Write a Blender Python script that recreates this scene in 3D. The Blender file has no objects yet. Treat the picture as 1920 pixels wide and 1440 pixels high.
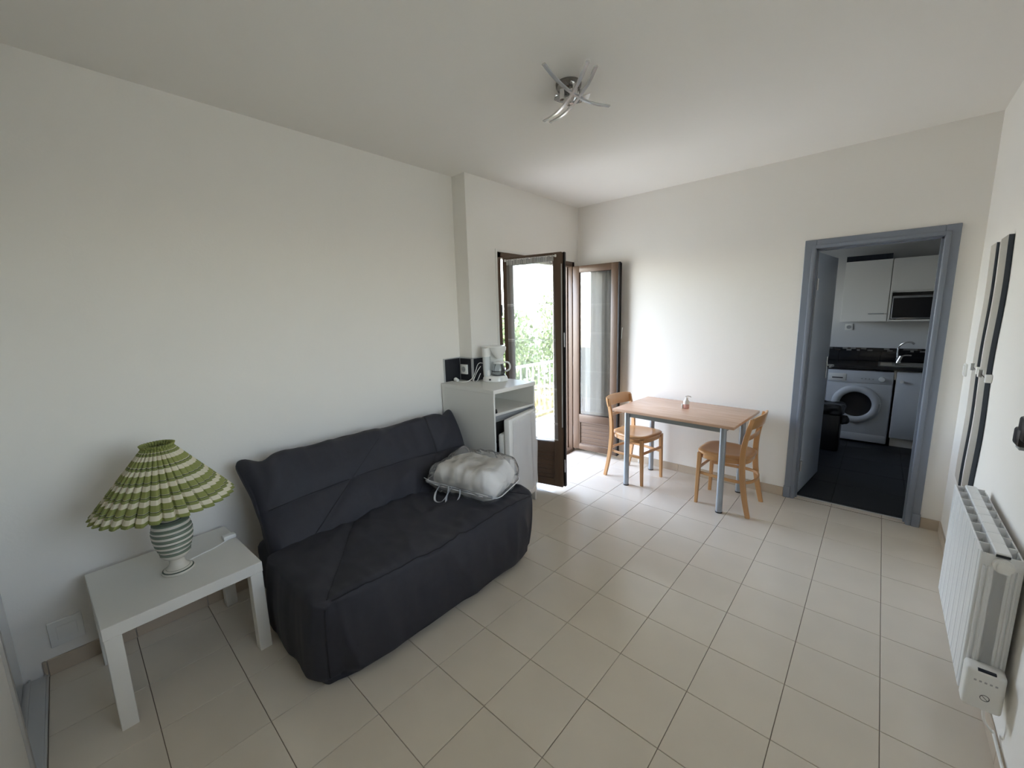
import bpy, bmesh, math, random
from math import pi, sin, cos, radians
from mathutils import Vector, Matrix, noise, Euler
random.seed(7)
S = bpy.context.scene
COL = S.collection

# ---------------------------------------------------------------- camera, sky, sun, exposure
cam = bpy.data.cameras.new('camera'); camo = bpy.data.objects.new('camera', cam); COL.objects.link(camo)
S.camera = camo
camo.location = (-0.13103, -3.05674, 1.57481)
camo.rotation_euler = (radians(80.6175), radians(1.5511), radians(42.0285))
cam.sensor_width = 36.0; cam.lens = 36.0 * 762.07 / 1920
cam.shift_x = 1.92 / 1920; cam.shift_y = -2.79 / 1920
cam.clip_start = 0.02; cam.clip_end = 400

w = bpy.data.worlds.new('world'); S.world = w; w.use_nodes = True
wn = w.node_tree.nodes; wl = w.node_tree.links
for n in list(wn): wn.remove(n)
wo = wn.new('ShaderNodeOutputWorld'); wb = wn.new('ShaderNodeBackground'); sky = wn.new('ShaderNodeTexSky')
sky.sky_type = 'NISHITA'; sky.sun_disc = False; sky.sun_elevation = radians(52); sky.sun_rotation = radians(175)
sky.air_density = 1.0; sky.dust_density = 0.8; sky.ozone_density = 1.0
hs = wn.new('ShaderNodeHueSaturation'); hs.inputs['Saturation'].default_value = 0.62; wl.new(sky.outputs[0], hs.inputs['Color']); wl.new(hs.outputs[0], wb.inputs[0]); wl.new(wb.outputs[0], wo.inputs[0]); wb.inputs[1].default_value = 0.85

sd = bpy.data.lights.new('sun', 'SUN'); sd.energy = 2.0; sd.angle = radians(0.6); sd.color = (1, 0.95, 0.86)
so = bpy.data.objects.new('sun', sd); COL.objects.link(so)
so.rotation_euler = Vector((0.06, -0.75, 0.95)).to_track_quat('Z', 'Y').to_euler()

pd = bpy.data.lights.new('window_portal', 'AREA'); pd.shape = 'RECTANGLE'; pd.size = 1.12; pd.size_y = 2.05
pd.cycles.is_portal = True
po = bpy.data.objects.new('window_portal', pd); COL.objects.link(po)
po.location = (-2.80, 0.19, 1.08); po.rotation_euler = (0, radians(-90), 0); po.rotation_euler = Euler((radians(90), 0, radians(90)), 'XYZ')
po.rotation_euler = Vector((-1, 0, 0)).to_track_quat('Z', 'Y').to_euler()

def portal(loc, d, sx, sy):
    p = bpy.data.lights.new('window_portal', 'AREA'); p.shape = 'RECTANGLE'; p.size = sx; p.size_y = sy; p.cycles.is_portal = True
    o = bpy.data.objects.new('window_portal', p); COL.objects.link(o); o.location = loc; o.rotation_euler = Vector(d).to_track_quat('Z', 'Y').to_euler()
portal((0.52, -1.96, 1.625), (1, 0, 0), 1.67, 1.24)
portal((-2.95, 2.0, 1.7), (-1, 0, 0), 0.8, 0.9)

S.view_settings.view_transform = 'Standard'; S.view_settings.look = 'None'
S.view_settings.gamma = 1.0; S.view_settings.use_curve_mapping = False
S.view_settings.exposure = 2.0
S.cycles.max_bounces = 14; S.cycles.diffuse_bounces = 12; S.cycles.glossy_bounces = 5
S.cycles.transmission_bounces = 8; S.cycles.transparent_max_bounces = 16
S.cycles.use_denoising = True
S.cycles.caustics_reflective = False; S.cycles.caustics_refractive = False

# ---------------------------------------------------------------- materials
def mat(name, col, rough=0.5, metal=0.0, var=0.0, vscale=8.0, bump=0.0, bscale=60.0, spec=0.5, stretch=(1, 1, 1), coat=0.0):
    m = bpy.data.materials.new(name); m.use_nodes = True
    nt = m.node_tree; b = nt.nodes['Principled BSDF']
    b.inputs['Base Color'].default_value = (*col, 1); b.inputs['Roughness'].default_value = rough
    b.inputs['Metallic'].default_value = metal; b.inputs['Specular IOR Level'].default_value = spec
    if coat: b.inputs['Coat Weight'].default_value = coat; b.inputs['Coat Roughness'].default_value = 0.1
    tc = nt.nodes.new('ShaderNodeTexCoord'); mp = nt.nodes.new('ShaderNodeMapping'); mp.inputs['Scale'].default_value = stretch
    nt.links.new(tc.outputs['Object'], mp.inputs[0])
    if var:
        n = nt.nodes.new('ShaderNodeTexNoise'); n.inputs['Scale'].default_value = vscale; n.inputs['Detail'].default_value = 5
        r = nt.nodes.new('ShaderNodeMix'); r.data_type = 'RGBA'
        nt.links.new(mp.outputs[0], n.inputs['Vector']); nt.links.new(n.outputs[0], r.inputs['Factor'])
        r.inputs['A'].default_value = (*[max(0, c * (1 - var)) for c in col], 1)
        r.inputs['B'].default_value = (*[min(1, c * (1 + var)) for c in col], 1)
        nt.links.new(r.outputs['Result'], b.inputs['Base Color'])
    if bump:
        n = nt.nodes.new('ShaderNodeTexNoise'); n.inputs['Scale'].default_value = bscale; n.inputs['Detail'].default_value = 4
        u = nt.nodes.new('ShaderNodeBump'); u.inputs['Strength'].default_value = bump; u.inputs['Distance'].default_value = 0.004
        nt.links.new(mp.outputs[0], n.inputs['Vector']); nt.links.new(n.outputs[0], u.inputs['Height'])
        nt.links.new(u.outputs[0], b.inputs['Normal'])
    return m

PLASTER = mat('white_plaster', (0.845, 0.822, 0.782), 0.75, var=0.015, vscale=2, bump=0.12, bscale=90, spec=0.25)
CEIL = mat('ceiling_paint', (0.845, 0.822, 0.782), 0.8, var=0.015, vscale=1.5, bump=0.05, bscale=120, spec=0.2)
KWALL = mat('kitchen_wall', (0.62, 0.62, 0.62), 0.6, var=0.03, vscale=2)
EXT = mat('facade_render', (0.75, 0.68, 0.60), 0.9, var=0.06, vscale=5, bump=0.4, bscale=120)
TILE = mat('beige_floor_tile', (0.70, 0.64, 0.55), 0.15, var=0.07, vscale=3.2, bump=0.02, bscale=40, spec=0.45)
SKIRT = mat('beige_skirting_tile', (0.50, 0.42, 0.33), 0.3, var=0.08, vscale=4)
GROUT = mat('grey_brown_grout', (0.16, 0.125, 0.095), 0.9, var=0.15, vscale=20)
KTILE = mat('dark_slate_tile', (0.010, 0.011, 0.015), 0.45, var=0.25, vscale=6)
KGROUT = mat('kitchen_grout', (0.09, 0.09, 0.09), 0.9)
BLUEGREY = mat('blue_grey_paint', (0.205, 0.230, 0.280), 0.38, var=0.03, vscale=3, bump=0.05, bscale=25)
LEAFPAINT = mat('pale_blue_door_paint', (0.42, 0.47, 0.55), 0.3, var=0.02, vscale=2)
BROWN = mat('brown_wood_frame', (0.105, 0.064, 0.041), 0.38, var=0.22, vscale=14, stretch=(1, 1, 0.12))
BROWNH = mat('brown_wood_board', (0.105, 0.064, 0.041), 0.38, var=0.25, vscale=12, stretch=(0.15, 1, 1))
GASKET = mat('black_gasket', (0.012, 0.010, 0.010), 0.5)
MACH = mat('washer_enamel', (0.60, 0.63, 0.67), 0.35)
WHITE = mat('white_lacquer', (0.80, 0.79, 0.76), 0.32, var=0.015, vscale=3)
WHITEMAT = mat('white_melamine', (0.74, 0.73, 0.69), 0.45, var=0.02, vscale=4)
WPLAS = mat('white_plastic', (0.82, 0.82, 0.80), 0.28, var=0.01, vscale=3)
GPLAS = mat('grey_plastic', (0.36, 0.37, 0.38), 0.4)
DGREY = mat('dark_grey_plastic', (0.05, 0.05, 0.055), 0.35)
BLACK = mat('black_plastic', (0.010, 0.010, 0.012), 0.3)
BLACKBAG = mat('black_bin_bag', (0.008, 0.008, 0.010), 0.35, bump=0.6, bscale=30)
CHROME = mat('polished_chrome', (0.75, 0.75, 0.76), 0.08, metal=1.0)
STEEL = mat('brushed_steel', (0.60, 0.60, 0.60), 0.28, metal=1.0, var=0.05, vscale=30, stretch=(1, 0.05, 1))
SILVER = mat('silver_painted_steel', (0.36, 0.40, 0.45), 0.33, metal=0.5)
APRON = mat('grey_painted_steel', (0.26, 0.29, 0.29), 0.4, metal=0.3)
ALU = mat('aluminium', (0.62, 0.63, 0.64), 0.35, metal=0.7)
BEECH = mat('varnished_beech', (0.54, 0.295, 0.125), 0.30, var=0.13, vscale=10, stretch=(1, 1, 0.2), coat=0.25)
FABRIC = mat('charcoal_cotton', (0.032, 0.032, 0.040), 0.62, var=0.12, vscale=30, bump=0.2, bscale=500, spec=0.3)
PIPING_CREASE = mat('charcoal_piping_crease_shade', (0.010, 0.010, 0.012), 0.8)  # extra dark, so the seam tubes read as shaded creases
RADI = mat('radiator_enamel', (0.80, 0.81, 0.82), 0.3)
CERAMIC = mat('glazed_ceramic_plain', (0.70, 0.68, 0.62), 0.2)
MIRROR = mat('mirror_glass', (0.78, 0.80, 0.80), 0.015, metal=1.0)
MIRBACK = mat('mirror_edge', (0.02, 0.03, 0.045), 0.3)
GRASS = mat('dry_meadow', (0.36, 0.35, 0.29), 0.95, var=0.4, vscale=0.6)
CONC = mat('balcony_concrete', (0.45, 0.43, 0.40), 0.8, var=0.1, vscale=3)
BARK = mat('bark', (0.12, 0.08, 0.05), 0.9, var=0.3, vscale=6)
PINK = mat('pink_liquid', (0.80, 0.50, 0.47), 0.25)
WORKTOP = mat('black_worktop', (0.016, 0.016, 0.018), 0.18, var=0.3, vscale=60)
BSTILE = mat('black_glossy_tile', (0.008, 0.008, 0.010), 0.12)
KSTRIP = mat('mosaic_glass_grey', (0.17, 0.16, 0.15), 0.2, var=0.3, vscale=30)
NAVY = mat('navy_plastic', (0.006, 0.010, 0.022), 0.5)
WHITEMETAL = mat('white_painted_railing', (0.78, 0.79, 0.84), 0.4)
PILLOW = mat('white_pillow_cotton', (0.86, 0.84, 0.80), 0.85, var=0.03, vscale=12, bump=0.5, bscale=22)
PAPERW = mat('white_piping', (0.85, 0.85, 0.84), 0.5)

def wood_top():
    m = bpy.data.materials.new('beech_laminate'); m.use_nodes = True; nt = m.node_tree; b = nt.nodes['Principled BSDF']
    tc = nt.nodes.new('ShaderNodeTexCoord'); mp = nt.nodes.new('ShaderNodeMapping'); mp.inputs['Scale'].default_value = (1.2, 16, 1)
    n = nt.nodes.new('ShaderNodeTexNoise'); n.inputs['Scale'].default_value = 3; n.inputs['Detail'].default_value = 8
    cr = nt.nodes.new('ShaderNodeValToRGB'); cr.color_ramp.elements[0].color = (0.58, 0.37, 0.25, 1); cr.color_ramp.elements[1].color = (0.69, 0.47, 0.34, 1)
    cr.color_ramp.elements[0].position = 0.3; cr.color_ramp.elements[1].position = 0.7
    nt.links.new(tc.outputs['Object'], mp.inputs[0]); nt.links.new(mp.outputs[0], n.inputs[0]); nt.links.new(n.outputs[0], cr.inputs[0]); nt.links.new(cr.outputs[0], b.inputs['Base Color'])
    b.inputs['Roughness'].default_value = 0.27
    return m
LAMIN = wood_top()

def glassmat(name, tint=(1, 1, 1), refl_rough=0.01, ior=1.5):
    m = bpy.data.materials.new(name); m.use_nodes = True; nt = m.node_tree
    for n in list(nt.nodes): nt.nodes.remove(n)
    o = nt.nodes.new('ShaderNodeOutputMaterial'); mx = nt.nodes.new('ShaderNodeMixShader'); tr = nt.nodes.new('ShaderNodeBsdfTransparent'); gl = nt.nodes.new('ShaderNodeBsdfGlossy')
    fr = nt.nodes.new('ShaderNodeFresnel'); fr.inputs[0].default_value = ior
    tr.inputs[0].default_value = (*tint, 1); gl.inputs['Roughness'].default_value = refl_rough
    nt.links.new(fr.outputs[0], mx.inputs[0]); nt.links.new(tr.outputs[0], mx.inputs[1]); nt.links.new(gl.outputs[0], mx.inputs[2]); nt.links.new(mx.outputs[0], o.inputs[0])
    return m
GLASS = glassmat('window_glass', (0.97, 0.98, 0.975), ior=1.7)
CLEAR = glassmat('clear_glass', (0.90, 0.93, 0.94))

def sheer(name, dens, bands, trans=0.45):
    """net curtain: transparent threads, denser at the woven bands (object z)"""
    m = bpy.data.materials.new(name); m.use_nodes = True; nt = m.node_tree
    for n in list(nt.nodes): nt.nodes.remove(n)
    o = nt.nodes.new('ShaderNodeOutputMaterial'); mx = nt.nodes.new('ShaderNodeMixShader'); tr = nt.nodes.new('ShaderNodeBsdfTransparent')
    ad = nt.nodes.new('ShaderNodeMixShader'); df = nt.nodes.new('ShaderNodeBsdfDiffuse'); tl = nt.nodes.new('ShaderNodeBsdfTranslucent')
    df.inputs[0].default_value = (0.86, 0.87, 0.88, 1); tl.inputs[0].default_value = (0.86, 0.87, 0.88, 1); ad.inputs[0].default_value = trans
    nt.links.new(df.outputs[0], ad.inputs[1]); nt.links.new(tl.outputs[0], ad.inputs[2])
    tc = nt.nodes.new('ShaderNodeTexCoord'); sp = nt.nodes.new('ShaderNodeSeparateXYZ'); nt.links.new(tc.outputs['Object'], sp.inputs[0])
    prev = None
    for z0, hw in bands:
        a = nt.nodes.new('ShaderNodeMath'); a.operation = 'COMPARE'; a.inputs[1].default_value = z0; a.inputs[2].default_value = hw
        nt.links.new(sp.outputs['Z'], a.inputs[0])
        if prev is None: prev = a
        else:
            q = nt.nodes.new('ShaderNodeMath'); q.operation = 'MAXIMUM'; nt.links.new(prev.outputs[0], q.inputs[0]); nt.links.new(a.outputs[0], q.inputs[1]); prev = q
    mr = nt.nodes.new('ShaderNodeMapRange'); mr.inputs['To Min'].default_value = dens; mr.inputs['To Max'].default_value = min(1, dens + 0.4)
    nt.links.new(prev.outputs[0], mr.inputs['Value']); nt.links.new(mr.outputs[0], mx.inputs[0])
    nt.links.new(tr.outputs[0], mx.inputs[1]); nt.links.new(ad.outputs[0], mx.inputs[2]); nt.links.new(mx.outputs[0], o.inputs[0])
    return m

def plastic_film(name, dens=0.12):
    m = bpy.data.materials.new(name); m.use_nodes = True; nt = m.node_tree
    for n in list(nt.nodes): nt.nodes.remove(n)
    o = nt.nodes.new('ShaderNodeOutputMaterial'); mx = nt.nodes.new('ShaderNodeMixShader'); mx2 = nt.nodes.new('ShaderNodeMixShader')
    tr = nt.nodes.new('ShaderNodeBsdfTransparent'); gl = nt.nodes.new('ShaderNodeBsdfGlossy'); df = nt.nodes.new('ShaderNodeBsdfDiffuse')
    df.inputs[0].default_value = (0.9, 0.9, 0.9, 1); gl.inputs['Roughness'].default_value = 0.12; mx.inputs[0].default_value = dens
    lw = nt.nodes.new('ShaderNodeFresnel'); lw.inputs[0].default_value = 1.28
    tc = nt.nodes.new('ShaderNodeTexCoord'); n = nt.nodes.new('ShaderNodeTexNoise'); n.inputs['Scale'].default_value = 14; bp = nt.nodes.new('ShaderNodeBump'); bp.inputs['Strength'].default_value = 0.8; bp.inputs['Distance'].default_value = 0.02
    nt.links.new(tc.outputs['Object'], n.inputs[0]); nt.links.new(n.outputs[0], bp.inputs['Height']); nt.links.new(bp.outputs[0], gl.inputs['Normal'])
    nt.links.new(tr.outputs[0], mx.inputs[1]); nt.links.new(df.outputs[0], mx.inputs[2])
    nt.links.new(lw.outputs[0], mx2.inputs[0]); nt.links.new(mx.outputs[0], mx2.inputs[1]); nt.links.new(gl.outputs[0], mx2.inputs[2]); nt.links.new(mx2.outputs[0], o.inputs[0])
    return m
FILM = plastic_film('clear_plastic_film', 0.16)
STRAP = plastic_film('clear_strap', 0.45)

def leafmat(name, c1, c2):
    m = bpy.data.materials.new(name); m.use_nodes = True; nt = m.node_tree; b = nt.nodes['Principled BSDF']
    tc = nt.nodes.new('ShaderNodeTexCoord'); n = nt.nodes.new('ShaderNodeTexNoise'); n.inputs['Scale'].default_value = 1.7; n.inputs['Detail'].default_value = 6
    cr = nt.nodes.new('ShaderNodeValToRGB'); cr.color_ramp.elements[0].color = (*c1, 1); cr.color_ramp.elements[1].color = (*c2, 1)
    cr.color_ramp.elements[0].position = 0.35; cr.color_ramp.elements[1].position = 0.65
    nt.links.new(tc.outputs['Object'], n.inputs[0]); nt.links.new(n.outputs[0], cr.inputs[0]); nt.links.new(cr.outputs[0], b.inputs['Base Color'])
    b.inputs['Roughness'].default_value = 0.6
    return m
LEAF_G = leafmat('green_leaves', (0.13, 0.18, 0.07), (0.27, 0.33, 0.15))
LEAF_Y = leafmat('yellowed_leaves', (0.34, 0.30, 0.14), (0.62, 0.54, 0.32))

def ringmat(name, base, bands, zlo, zhi, rough):
    """printed/painted bands along object z: bands = [(z_fraction, colour)], constant ramp"""
    m = bpy.data.materials.new(name); m.use_nodes = True; nt = m.node_tree; b = nt.nodes['Principled BSDF']
    tc = nt.nodes.new('ShaderNodeTexCoord'); sp = nt.nodes.new('ShaderNodeSeparateXYZ'); mr = nt.nodes.new('ShaderNodeMapRange')
    mr.inputs['From Min'].default_value = zlo; mr.inputs['From Max'].default_value = zhi
    nt.links.new(tc.outputs['Object'], sp.inputs[0]); nt.links.new(sp.outputs['Z'], mr.inputs['Value'])
    last = mr.outputs[0]
    prevc = None
    # ramps hold 32 stops at most
    cr = nt.nodes.new('ShaderNodeValToRGB'); cr.color_ramp.interpolation = 'CONSTANT'
    els = cr.color_ramp.elements
    els[0].position = 0; els[0].color = (*base, 1)
    els.remove(els[1])
    for p, c in bands[:31]:
        e = els.new(p); e.color = (*c, 1)
    nt.links.new(last, cr.inputs[0]); nt.links.new(cr.outputs[0], b.inputs['Base Color'])
    b.inputs['Roughness'].default_value = rough
    return m

# ---------------------------------------------------------------- mesh helpers
def link(name, me, m=None, parent=None, smooth=False):
    o = bpy.data.objects.new(name, me); COL.objects.link(o)
    if m is not None and not me.materials: me.materials.append(m)
    if parent is not None: o.parent = parent
    if smooth:
        for p in me.polygons: p.use_smooth = True
    return o
def obj(name, bm, m, parent=None, smooth=False, angle=None):
    me = bpy.data.meshes.new(name)
    bmesh.ops.recalc_face_normals(bm, faces=bm.faces)
    bm.to_mesh(me); bm.free()
    if angle is not None:
        me.polygons.foreach_set('use_smooth', [True] * len(me.polygons))
        me.set_sharp_from_angle(angle=radians(angle))
    return link(name, me, m, parent, smooth)
def thing(name, label, cat, loc=(0, 0, 0), rotz=0, group=None):
    o = bpy.data.objects.new(name, None); COL.objects.link(o); o.empty_display_size = 0.1
    o.location = loc; o.rotation_euler = (0, 0, rotz); o['label'] = label; o['category'] = cat
    if group: o['group'] = group
    return o
def tag(o, label, cat=None, group=None, kind=None):
    o['label'] = label
    if cat: o['category'] = cat
    if group: o['group'] = group
    if kind: o['kind'] = kind
    return o
def struct(o, label=None):
    o['kind'] = 'structure'
    if label: o['label'] = label
    return o
def box(bm, lo, hi, bev=0.0, seg=2, rot=None, pivot=None):
    lo = Vector(lo); hi = Vector(hi); c = (lo + hi) / 2; d = hi - lo
    mtx = Matrix.Translation(c) @ Matrix.Diagonal((*d, 1))
    r = bmesh.ops.create_cube(bm, size=1.0, matrix=mtx)
    vs = r['verts']
    if bev > 0:
        es = list({e for v in vs for e in v.link_edges})
        rr = bmesh.ops.bevel(bm, geom=es, offset=min(bev, min(d) * 0.49), segments=seg, affect='EDGES', profile=0.5)
        vs = [v for v in rr['verts']]
    if rot is not None:
        pv = Vector(pivot) if pivot is not None else c
        bmesh.ops.transform(bm, matrix=Matrix.Translation(pv) @ rot.to_4x4() @ Matrix.Translation(-pv), verts=list(set(vs)))
    return vs
def B():
    return bmesh.new()
def boxo(name, lo, hi, m, parent=None, bev=0.0, seg=2, smooth=False):
    bm = B(); box(bm, lo, hi, bev, seg); return obj(name, bm, m, parent, angle=35 if bev > 0 else None)
def cyl(bm, a, b, r0, r1=None, n=20, caps=True):
    a = Vector(a); b = Vector(b); r1 = r0 if r1 is None else r1; d = b - a
    mtx = Matrix.Translation((a + b) / 2) @ d.to_track_quat('Z', 'Y').to_matrix().to_4x4()
    return bmesh.ops.create_cone(bm, cap_ends=caps, segments=n, radius1=r0, radius2=r1, depth=d.length, matrix=mtx)['verts']
def frames(pts, closed=False, up=None):
    n = len(pts); T = []
    for i in range(n):
        a = pts[i - 1] if (i > 0 or closed) else pts[i]; b = pts[(i + 1) % n] if (i < n - 1 or closed) else pts[i]
        T.append((b - a).normalized())
    out = []
    if up is not None:
        up = Vector(up)
        for t in T:
            s = t.cross(up)
            if s.length < 1e-5: s = t.orthogonal()
            s.normalize(); out.append((s, s.cross(t).normalized()))
        return out
    s = T[0].orthogonal().normalized()
    for i, t in enumerate(T):
        s = (s - t * s.dot(t)).normalized(); out.append((s, t.cross(s).normalized()))
    return out
def sweep(bm, pts, prof, closed=False, up=None, scale=None):
    """prof: list of (a,b) offsets along side/up; scale: per-point factor"""
    pts = [Vector(p) for p in pts]; fr = frames(pts, closed, up); rings = []
    for i, p in enumerate(pts):
        k = scale[i] if scale else 1.0; s, u = fr[i]
        rings.append([bm.verts.new(p + s * a * k + u * b * k) for a, b in prof])
    m = len(prof); n = len(pts)
    for i in range(n if closed else n - 1):
        A = rings[i]; Bq = rings[(i + 1) % n]
        for j in range(m): bm.faces.new((A[j], A[(j + 1) % m], Bq[(j + 1) % m], Bq[j]))
    if not closed:
        bm.faces.new(rings[0][::-1]); bm.faces.new(rings[-1])
def circ(r, n=10): return [(r * cos(2 * pi * k / n), r * sin(2 * pi * k / n)) for k in range(n)]
def rrect(w_, h_, r=0.003):
    w_ /= 2; h_ /= 2; r = min(r, w_ * .9, h_ * .9)
    return [(w_ - r, -h_), (w_, -h_ + r), (w_, h_ - r), (w_ - r, h_), (-w_ + r, h_), (-w_, h_ - r), (-w_, -h_ + r), (-w_ + r, -h_)]
def catmull(pts, n=8, closed=False):
    P = [Vector(p) for p in pts]; out = []; N = len(P)
    rng = range(N if closed else N - 1)
    for i in rng:
        p0 = P[i - 1] if (i > 0 or closed) else P[0]; p1 = P[i]; p2 = P[(i + 1) % N]; p3 = P[(i + 2) % N] if (i + 2 < N or closed) else P[-1]
        for k in range(n):
            t = k / n
            out.append(0.5 * ((2 * p1) + (p2 - p0) * t + (2 * p0 - 5 * p1 + 4 * p2 - p3) * t * t + (3 * p1 - p0 - 3 * p2 + p3) * t ** 3))
    if not closed: out.append(P[-1])
    return out
def tube(name, pts, r, m, parent=None, n=10, smooth_path=True, closed=False):
    bm = B(); sweep(bm, catmull(pts, 8, closed) if smooth_path else pts, circ(r, n), closed); return obj(name, bm, m, parent, angle=50)
def lathe(bm, prof, n=32, c=(0, 0, 0), cap=True):
    c = Vector(c); rings = []
    for r, z in prof:
        rings.append([bm.verts.new(c + Vector((r * cos(2 * pi * k / n), r * sin(2 * pi * k / n), z))) for k in range(n)] if r > 1e-6 else [bm.verts.new(c + Vector((0, 0, z)))])
    for A, Bq in zip(rings, rings[1:]):
        for k in range(n):
            if len(A) == 1 and len(Bq) == 1: continue
            if len(A) == 1: bm.faces.new((A[0], Bq[(k + 1) % n], Bq[k]))
            elif len(Bq) == 1: bm.faces.new((A[k], A[(k + 1) % n], Bq[0]))
            else: bm.faces.new((A[k], A[(k + 1) % n], Bq[(k + 1) % n], Bq[k]))
    if cap:
        for R_ in (rings[0], rings[-1]):
            if len(R_) > 1: bm.faces.new(R_)
def softbox(half, r, res, fn=None):
    """closed rounded box with a dense grid; fn(p, n) -> new position (p already on the rounded surface)"""
    hx, hy, hz = half; bm = B(); cache = {}
    def vert(p):
        key = (round(p[0], 5), round(p[1], 5), round(p[2], 5))
        if key not in cache:
            P = Vector(p); inner = Vector((max(-hx + r, min(hx - r, P.x)), max(-hy + r, min(hy - r, P.y)), max(-hz + r, min(hz - r, P.z))))
            d = P - inner; nrm = d.normalized() if d.length > 1e-9 else Vector((0, 0, 1)); q = inner + nrm * r
            if fn: q = fn(q, nrm)
            cache[key] = bm.verts.new(q)
        return cache[key]
    N = [max(2, int(2 * h / res)) for h in half]
    def ax(h, n): return [-h + 2 * h * i / n for i in range(n + 1)]
    X, Y, Z = ax(hx, N[0]), ax(hy, N[1]), ax(hz, N[2])
    def grid(A, C, f):
        for i in range(len(A) - 1):
            for j in range(len(C) - 1):
                q = [vert(f(A[i], C[j])), vert(f(A[i + 1], C[j])), vert(f(A[i + 1], C[j + 1])), vert(f(A[i], C[j + 1]))]
                if len(set(q)) >= 3:
                    try: bm.faces.new(q)
                    except ValueError: pass
    for s in (-1, 1):
        grid(X, Y, lambda a, b: (a, b, s * hz)); grid(X, Z, lambda a, b: (a, s * hy, b)); grid(Y, Z, lambda a, b: (s * hx, a, b))
    return bm
def g0(d): return math.exp(-(d / .022) ** 2)
def fold(x, y, z): return max(0, 1 - 2.6 * abs(noise.noise(Vector((x, y, z))))) ** 1.6
def nz(x, y, z): return noise.noise(Vector((x, y, z)))
def text(name, s, size, loc, rot, m, parent=None, depth=0.0004):
    c = bpy.data.curves.new(name, 'FONT'); c.body = s; c.size = size; c.extrude = depth; c.align_x = 'CENTER'; c.align_y = 'CENTER'; c.resolution_u = 2
    o = bpy.data.objects.new(name, c); COL.objects.link(o); o.location = loc; o.rotation_euler = rot; c.materials.append(m)
    if parent: o.parent = parent
    return o

# ---------------------------------------------------------------- room dimensions
H = 2.695; XL = -2.826; XW = -2.669; YB = 0.882; XR = 0.300; YN = -3.40; YC = -0.745
XO = -2.93                         # outer face of the facade
WY0, WY1, WZ1 = -0.405, 0.805, 2.125   # window opening (frame outer)

# ---------------------------------------------------------------- setting: floor
fl = struct(boxo('floor', (XL - 0.1, YN - 0.1, -0.25), (XR + 0.1, 0.985, -0.006), GROUT), 'beige square tiled living room floor with dark joints')
T = 0.3; gap = 0.0022
tile_cache = {}
def tile_mesh(wx, wy, m, hgt=0.006, nm='tile'):
    k = (round(wx, 3), round(wy, 3), m.name, hgt)
    if k not in tile_cache:
        bm = B(); vs = box(bm, (-wx / 2, -wy / 2, -hgt), (wx / 2, wy / 2, 0))
        top = [e for e in bm.edges if all(v.co.z > -1e-6 for v in e.verts)]
        bmesh.ops.bevel(bm, geom=top, offset=0.0013, segments=1, affect='EDGES')
        bmesh.ops.recalc_face_normals(bm, faces=bm.faces)
        me = bpy.data.meshes.new(nm); bm.to_mesh(me); bm.free(); me.materials.append(m); tile_cache[k] = me
    return tile_cache[k]
def lay(parent, x0, x1, y0, y1, t, m, ox=0.0, oy=0.0, z=0.0, hgt=0.006, g=gap):
    i0 = math.floor((x0 - ox) / t); i1 = math.ceil((x1 - ox) / t); j0 = math.floor((y0 - oy) / t); j1 = math.ceil((y1 - oy) / t)
    for i in range(i0, i1):
        for j in range(j0, j1):
            a0 = max(ox + i * t, x0); a1 = min(ox + (i + 1) * t, x1); b0 = max(oy + j * t, y0); b1 = min(oy + (j + 1) * t, y1)
            if a1 - a0 < 0.02 or b1 - b0 < 0.02: continue
            o = bpy.data.objects.new('tile', tile_mesh(a1 - a0 - g, b1 - b0 - g, m, hgt)); COL.objects.link(o); o.parent = parent
            o.location = ((a0 + a1) / 2, (b0 + b1) / 2, z + random.uniform(-0.0003, 0.0003)); o.rotation_euler = (random.uniform(-.0006, .0006), random.uniform(-.0006, .0006), 0)
lay(fl, XL, XR, YN, YB, T, TILE)
# strip of floor inside the door opening
lay(fl, -0.545, 0.125, YB, 0.955, T, TILE)

# walls ------------------------------------------------------------
def wallpiece(bm, lo, hi): box(bm, lo, hi)
bm = B(); box(bm, (XO - 0.02, YN - 0.2, -0.25), (XL, YC, H + 0.1)); struct(obj('wall_left', bm, PLASTER), 'plain off-white wall behind the sofa')
bm = B()   # window wall with opening
box(bm, (XO, YC, -0.25), (XW, WY0, H + 0.1)); box(bm, (XO, WY1, -0.25), (XW, YB + 0.2, H + 0.1))
box(bm, (XO, WY0, WZ1), (XW, WY1, H + 0.1)); box(bm, (XO, WY0, -0.25), (XW, WY1, 0.0))
struct(obj('wall_window', bm, PLASTER), 'off-white wall around the open balcony window')
bm = B()   # outdoor render on the facade
box(bm, (XO - 0.03, -6, -4), (XO, WY0 - 0.02, 5.5)); box(bm, (XO - 0.03, WY1 + 0.02, -4), (XO, 1.55, 5.5)); box(bm, (XO - 0.03, 2.45, -4), (XO, 4.2, 5.5)); box(bm, (XO - 0.03, 1.55, -4), (XO, 2.45, 1.30)); box(bm, (XO - 0.03, 1.55, 2.10), (XO, 2.45, 5.5)); box(bm, (XO - 0.03, WY0 - 0.02, WZ1 + 0.03), (XO, WY1 + 0.02, 5.5)); box(bm, (XO - 0.03, WY0 - 0.02, -4), (XO, WY1 + 0.02, -0.02))
struct(obj('wall_facade', bm, EXT), 'rendered outer face of the building')
DX0, DX1, DZ = -0.59, 0.17, 2.045      # rough door opening
bm = B()
box(bm, (XW, YB, -0.25), (DX0, YB + 0.10, H + 0.1)); box(bm, (DX1, YB, -0.25), (XR + 0.2, YB + 0.10, H + 0.1)); box(bm, (DX0, YB, DZ), (DX1, YB + 0.10, H + 0.1))
struct(obj('wall_back', bm, PLASTER), 'off-white wall behind the table with the kitchen doorway')
W2 = (-2.80, -1.12, 1.00, 2.25)   # second window, unseen, added in the radiator wall to brighten the left wall
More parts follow.
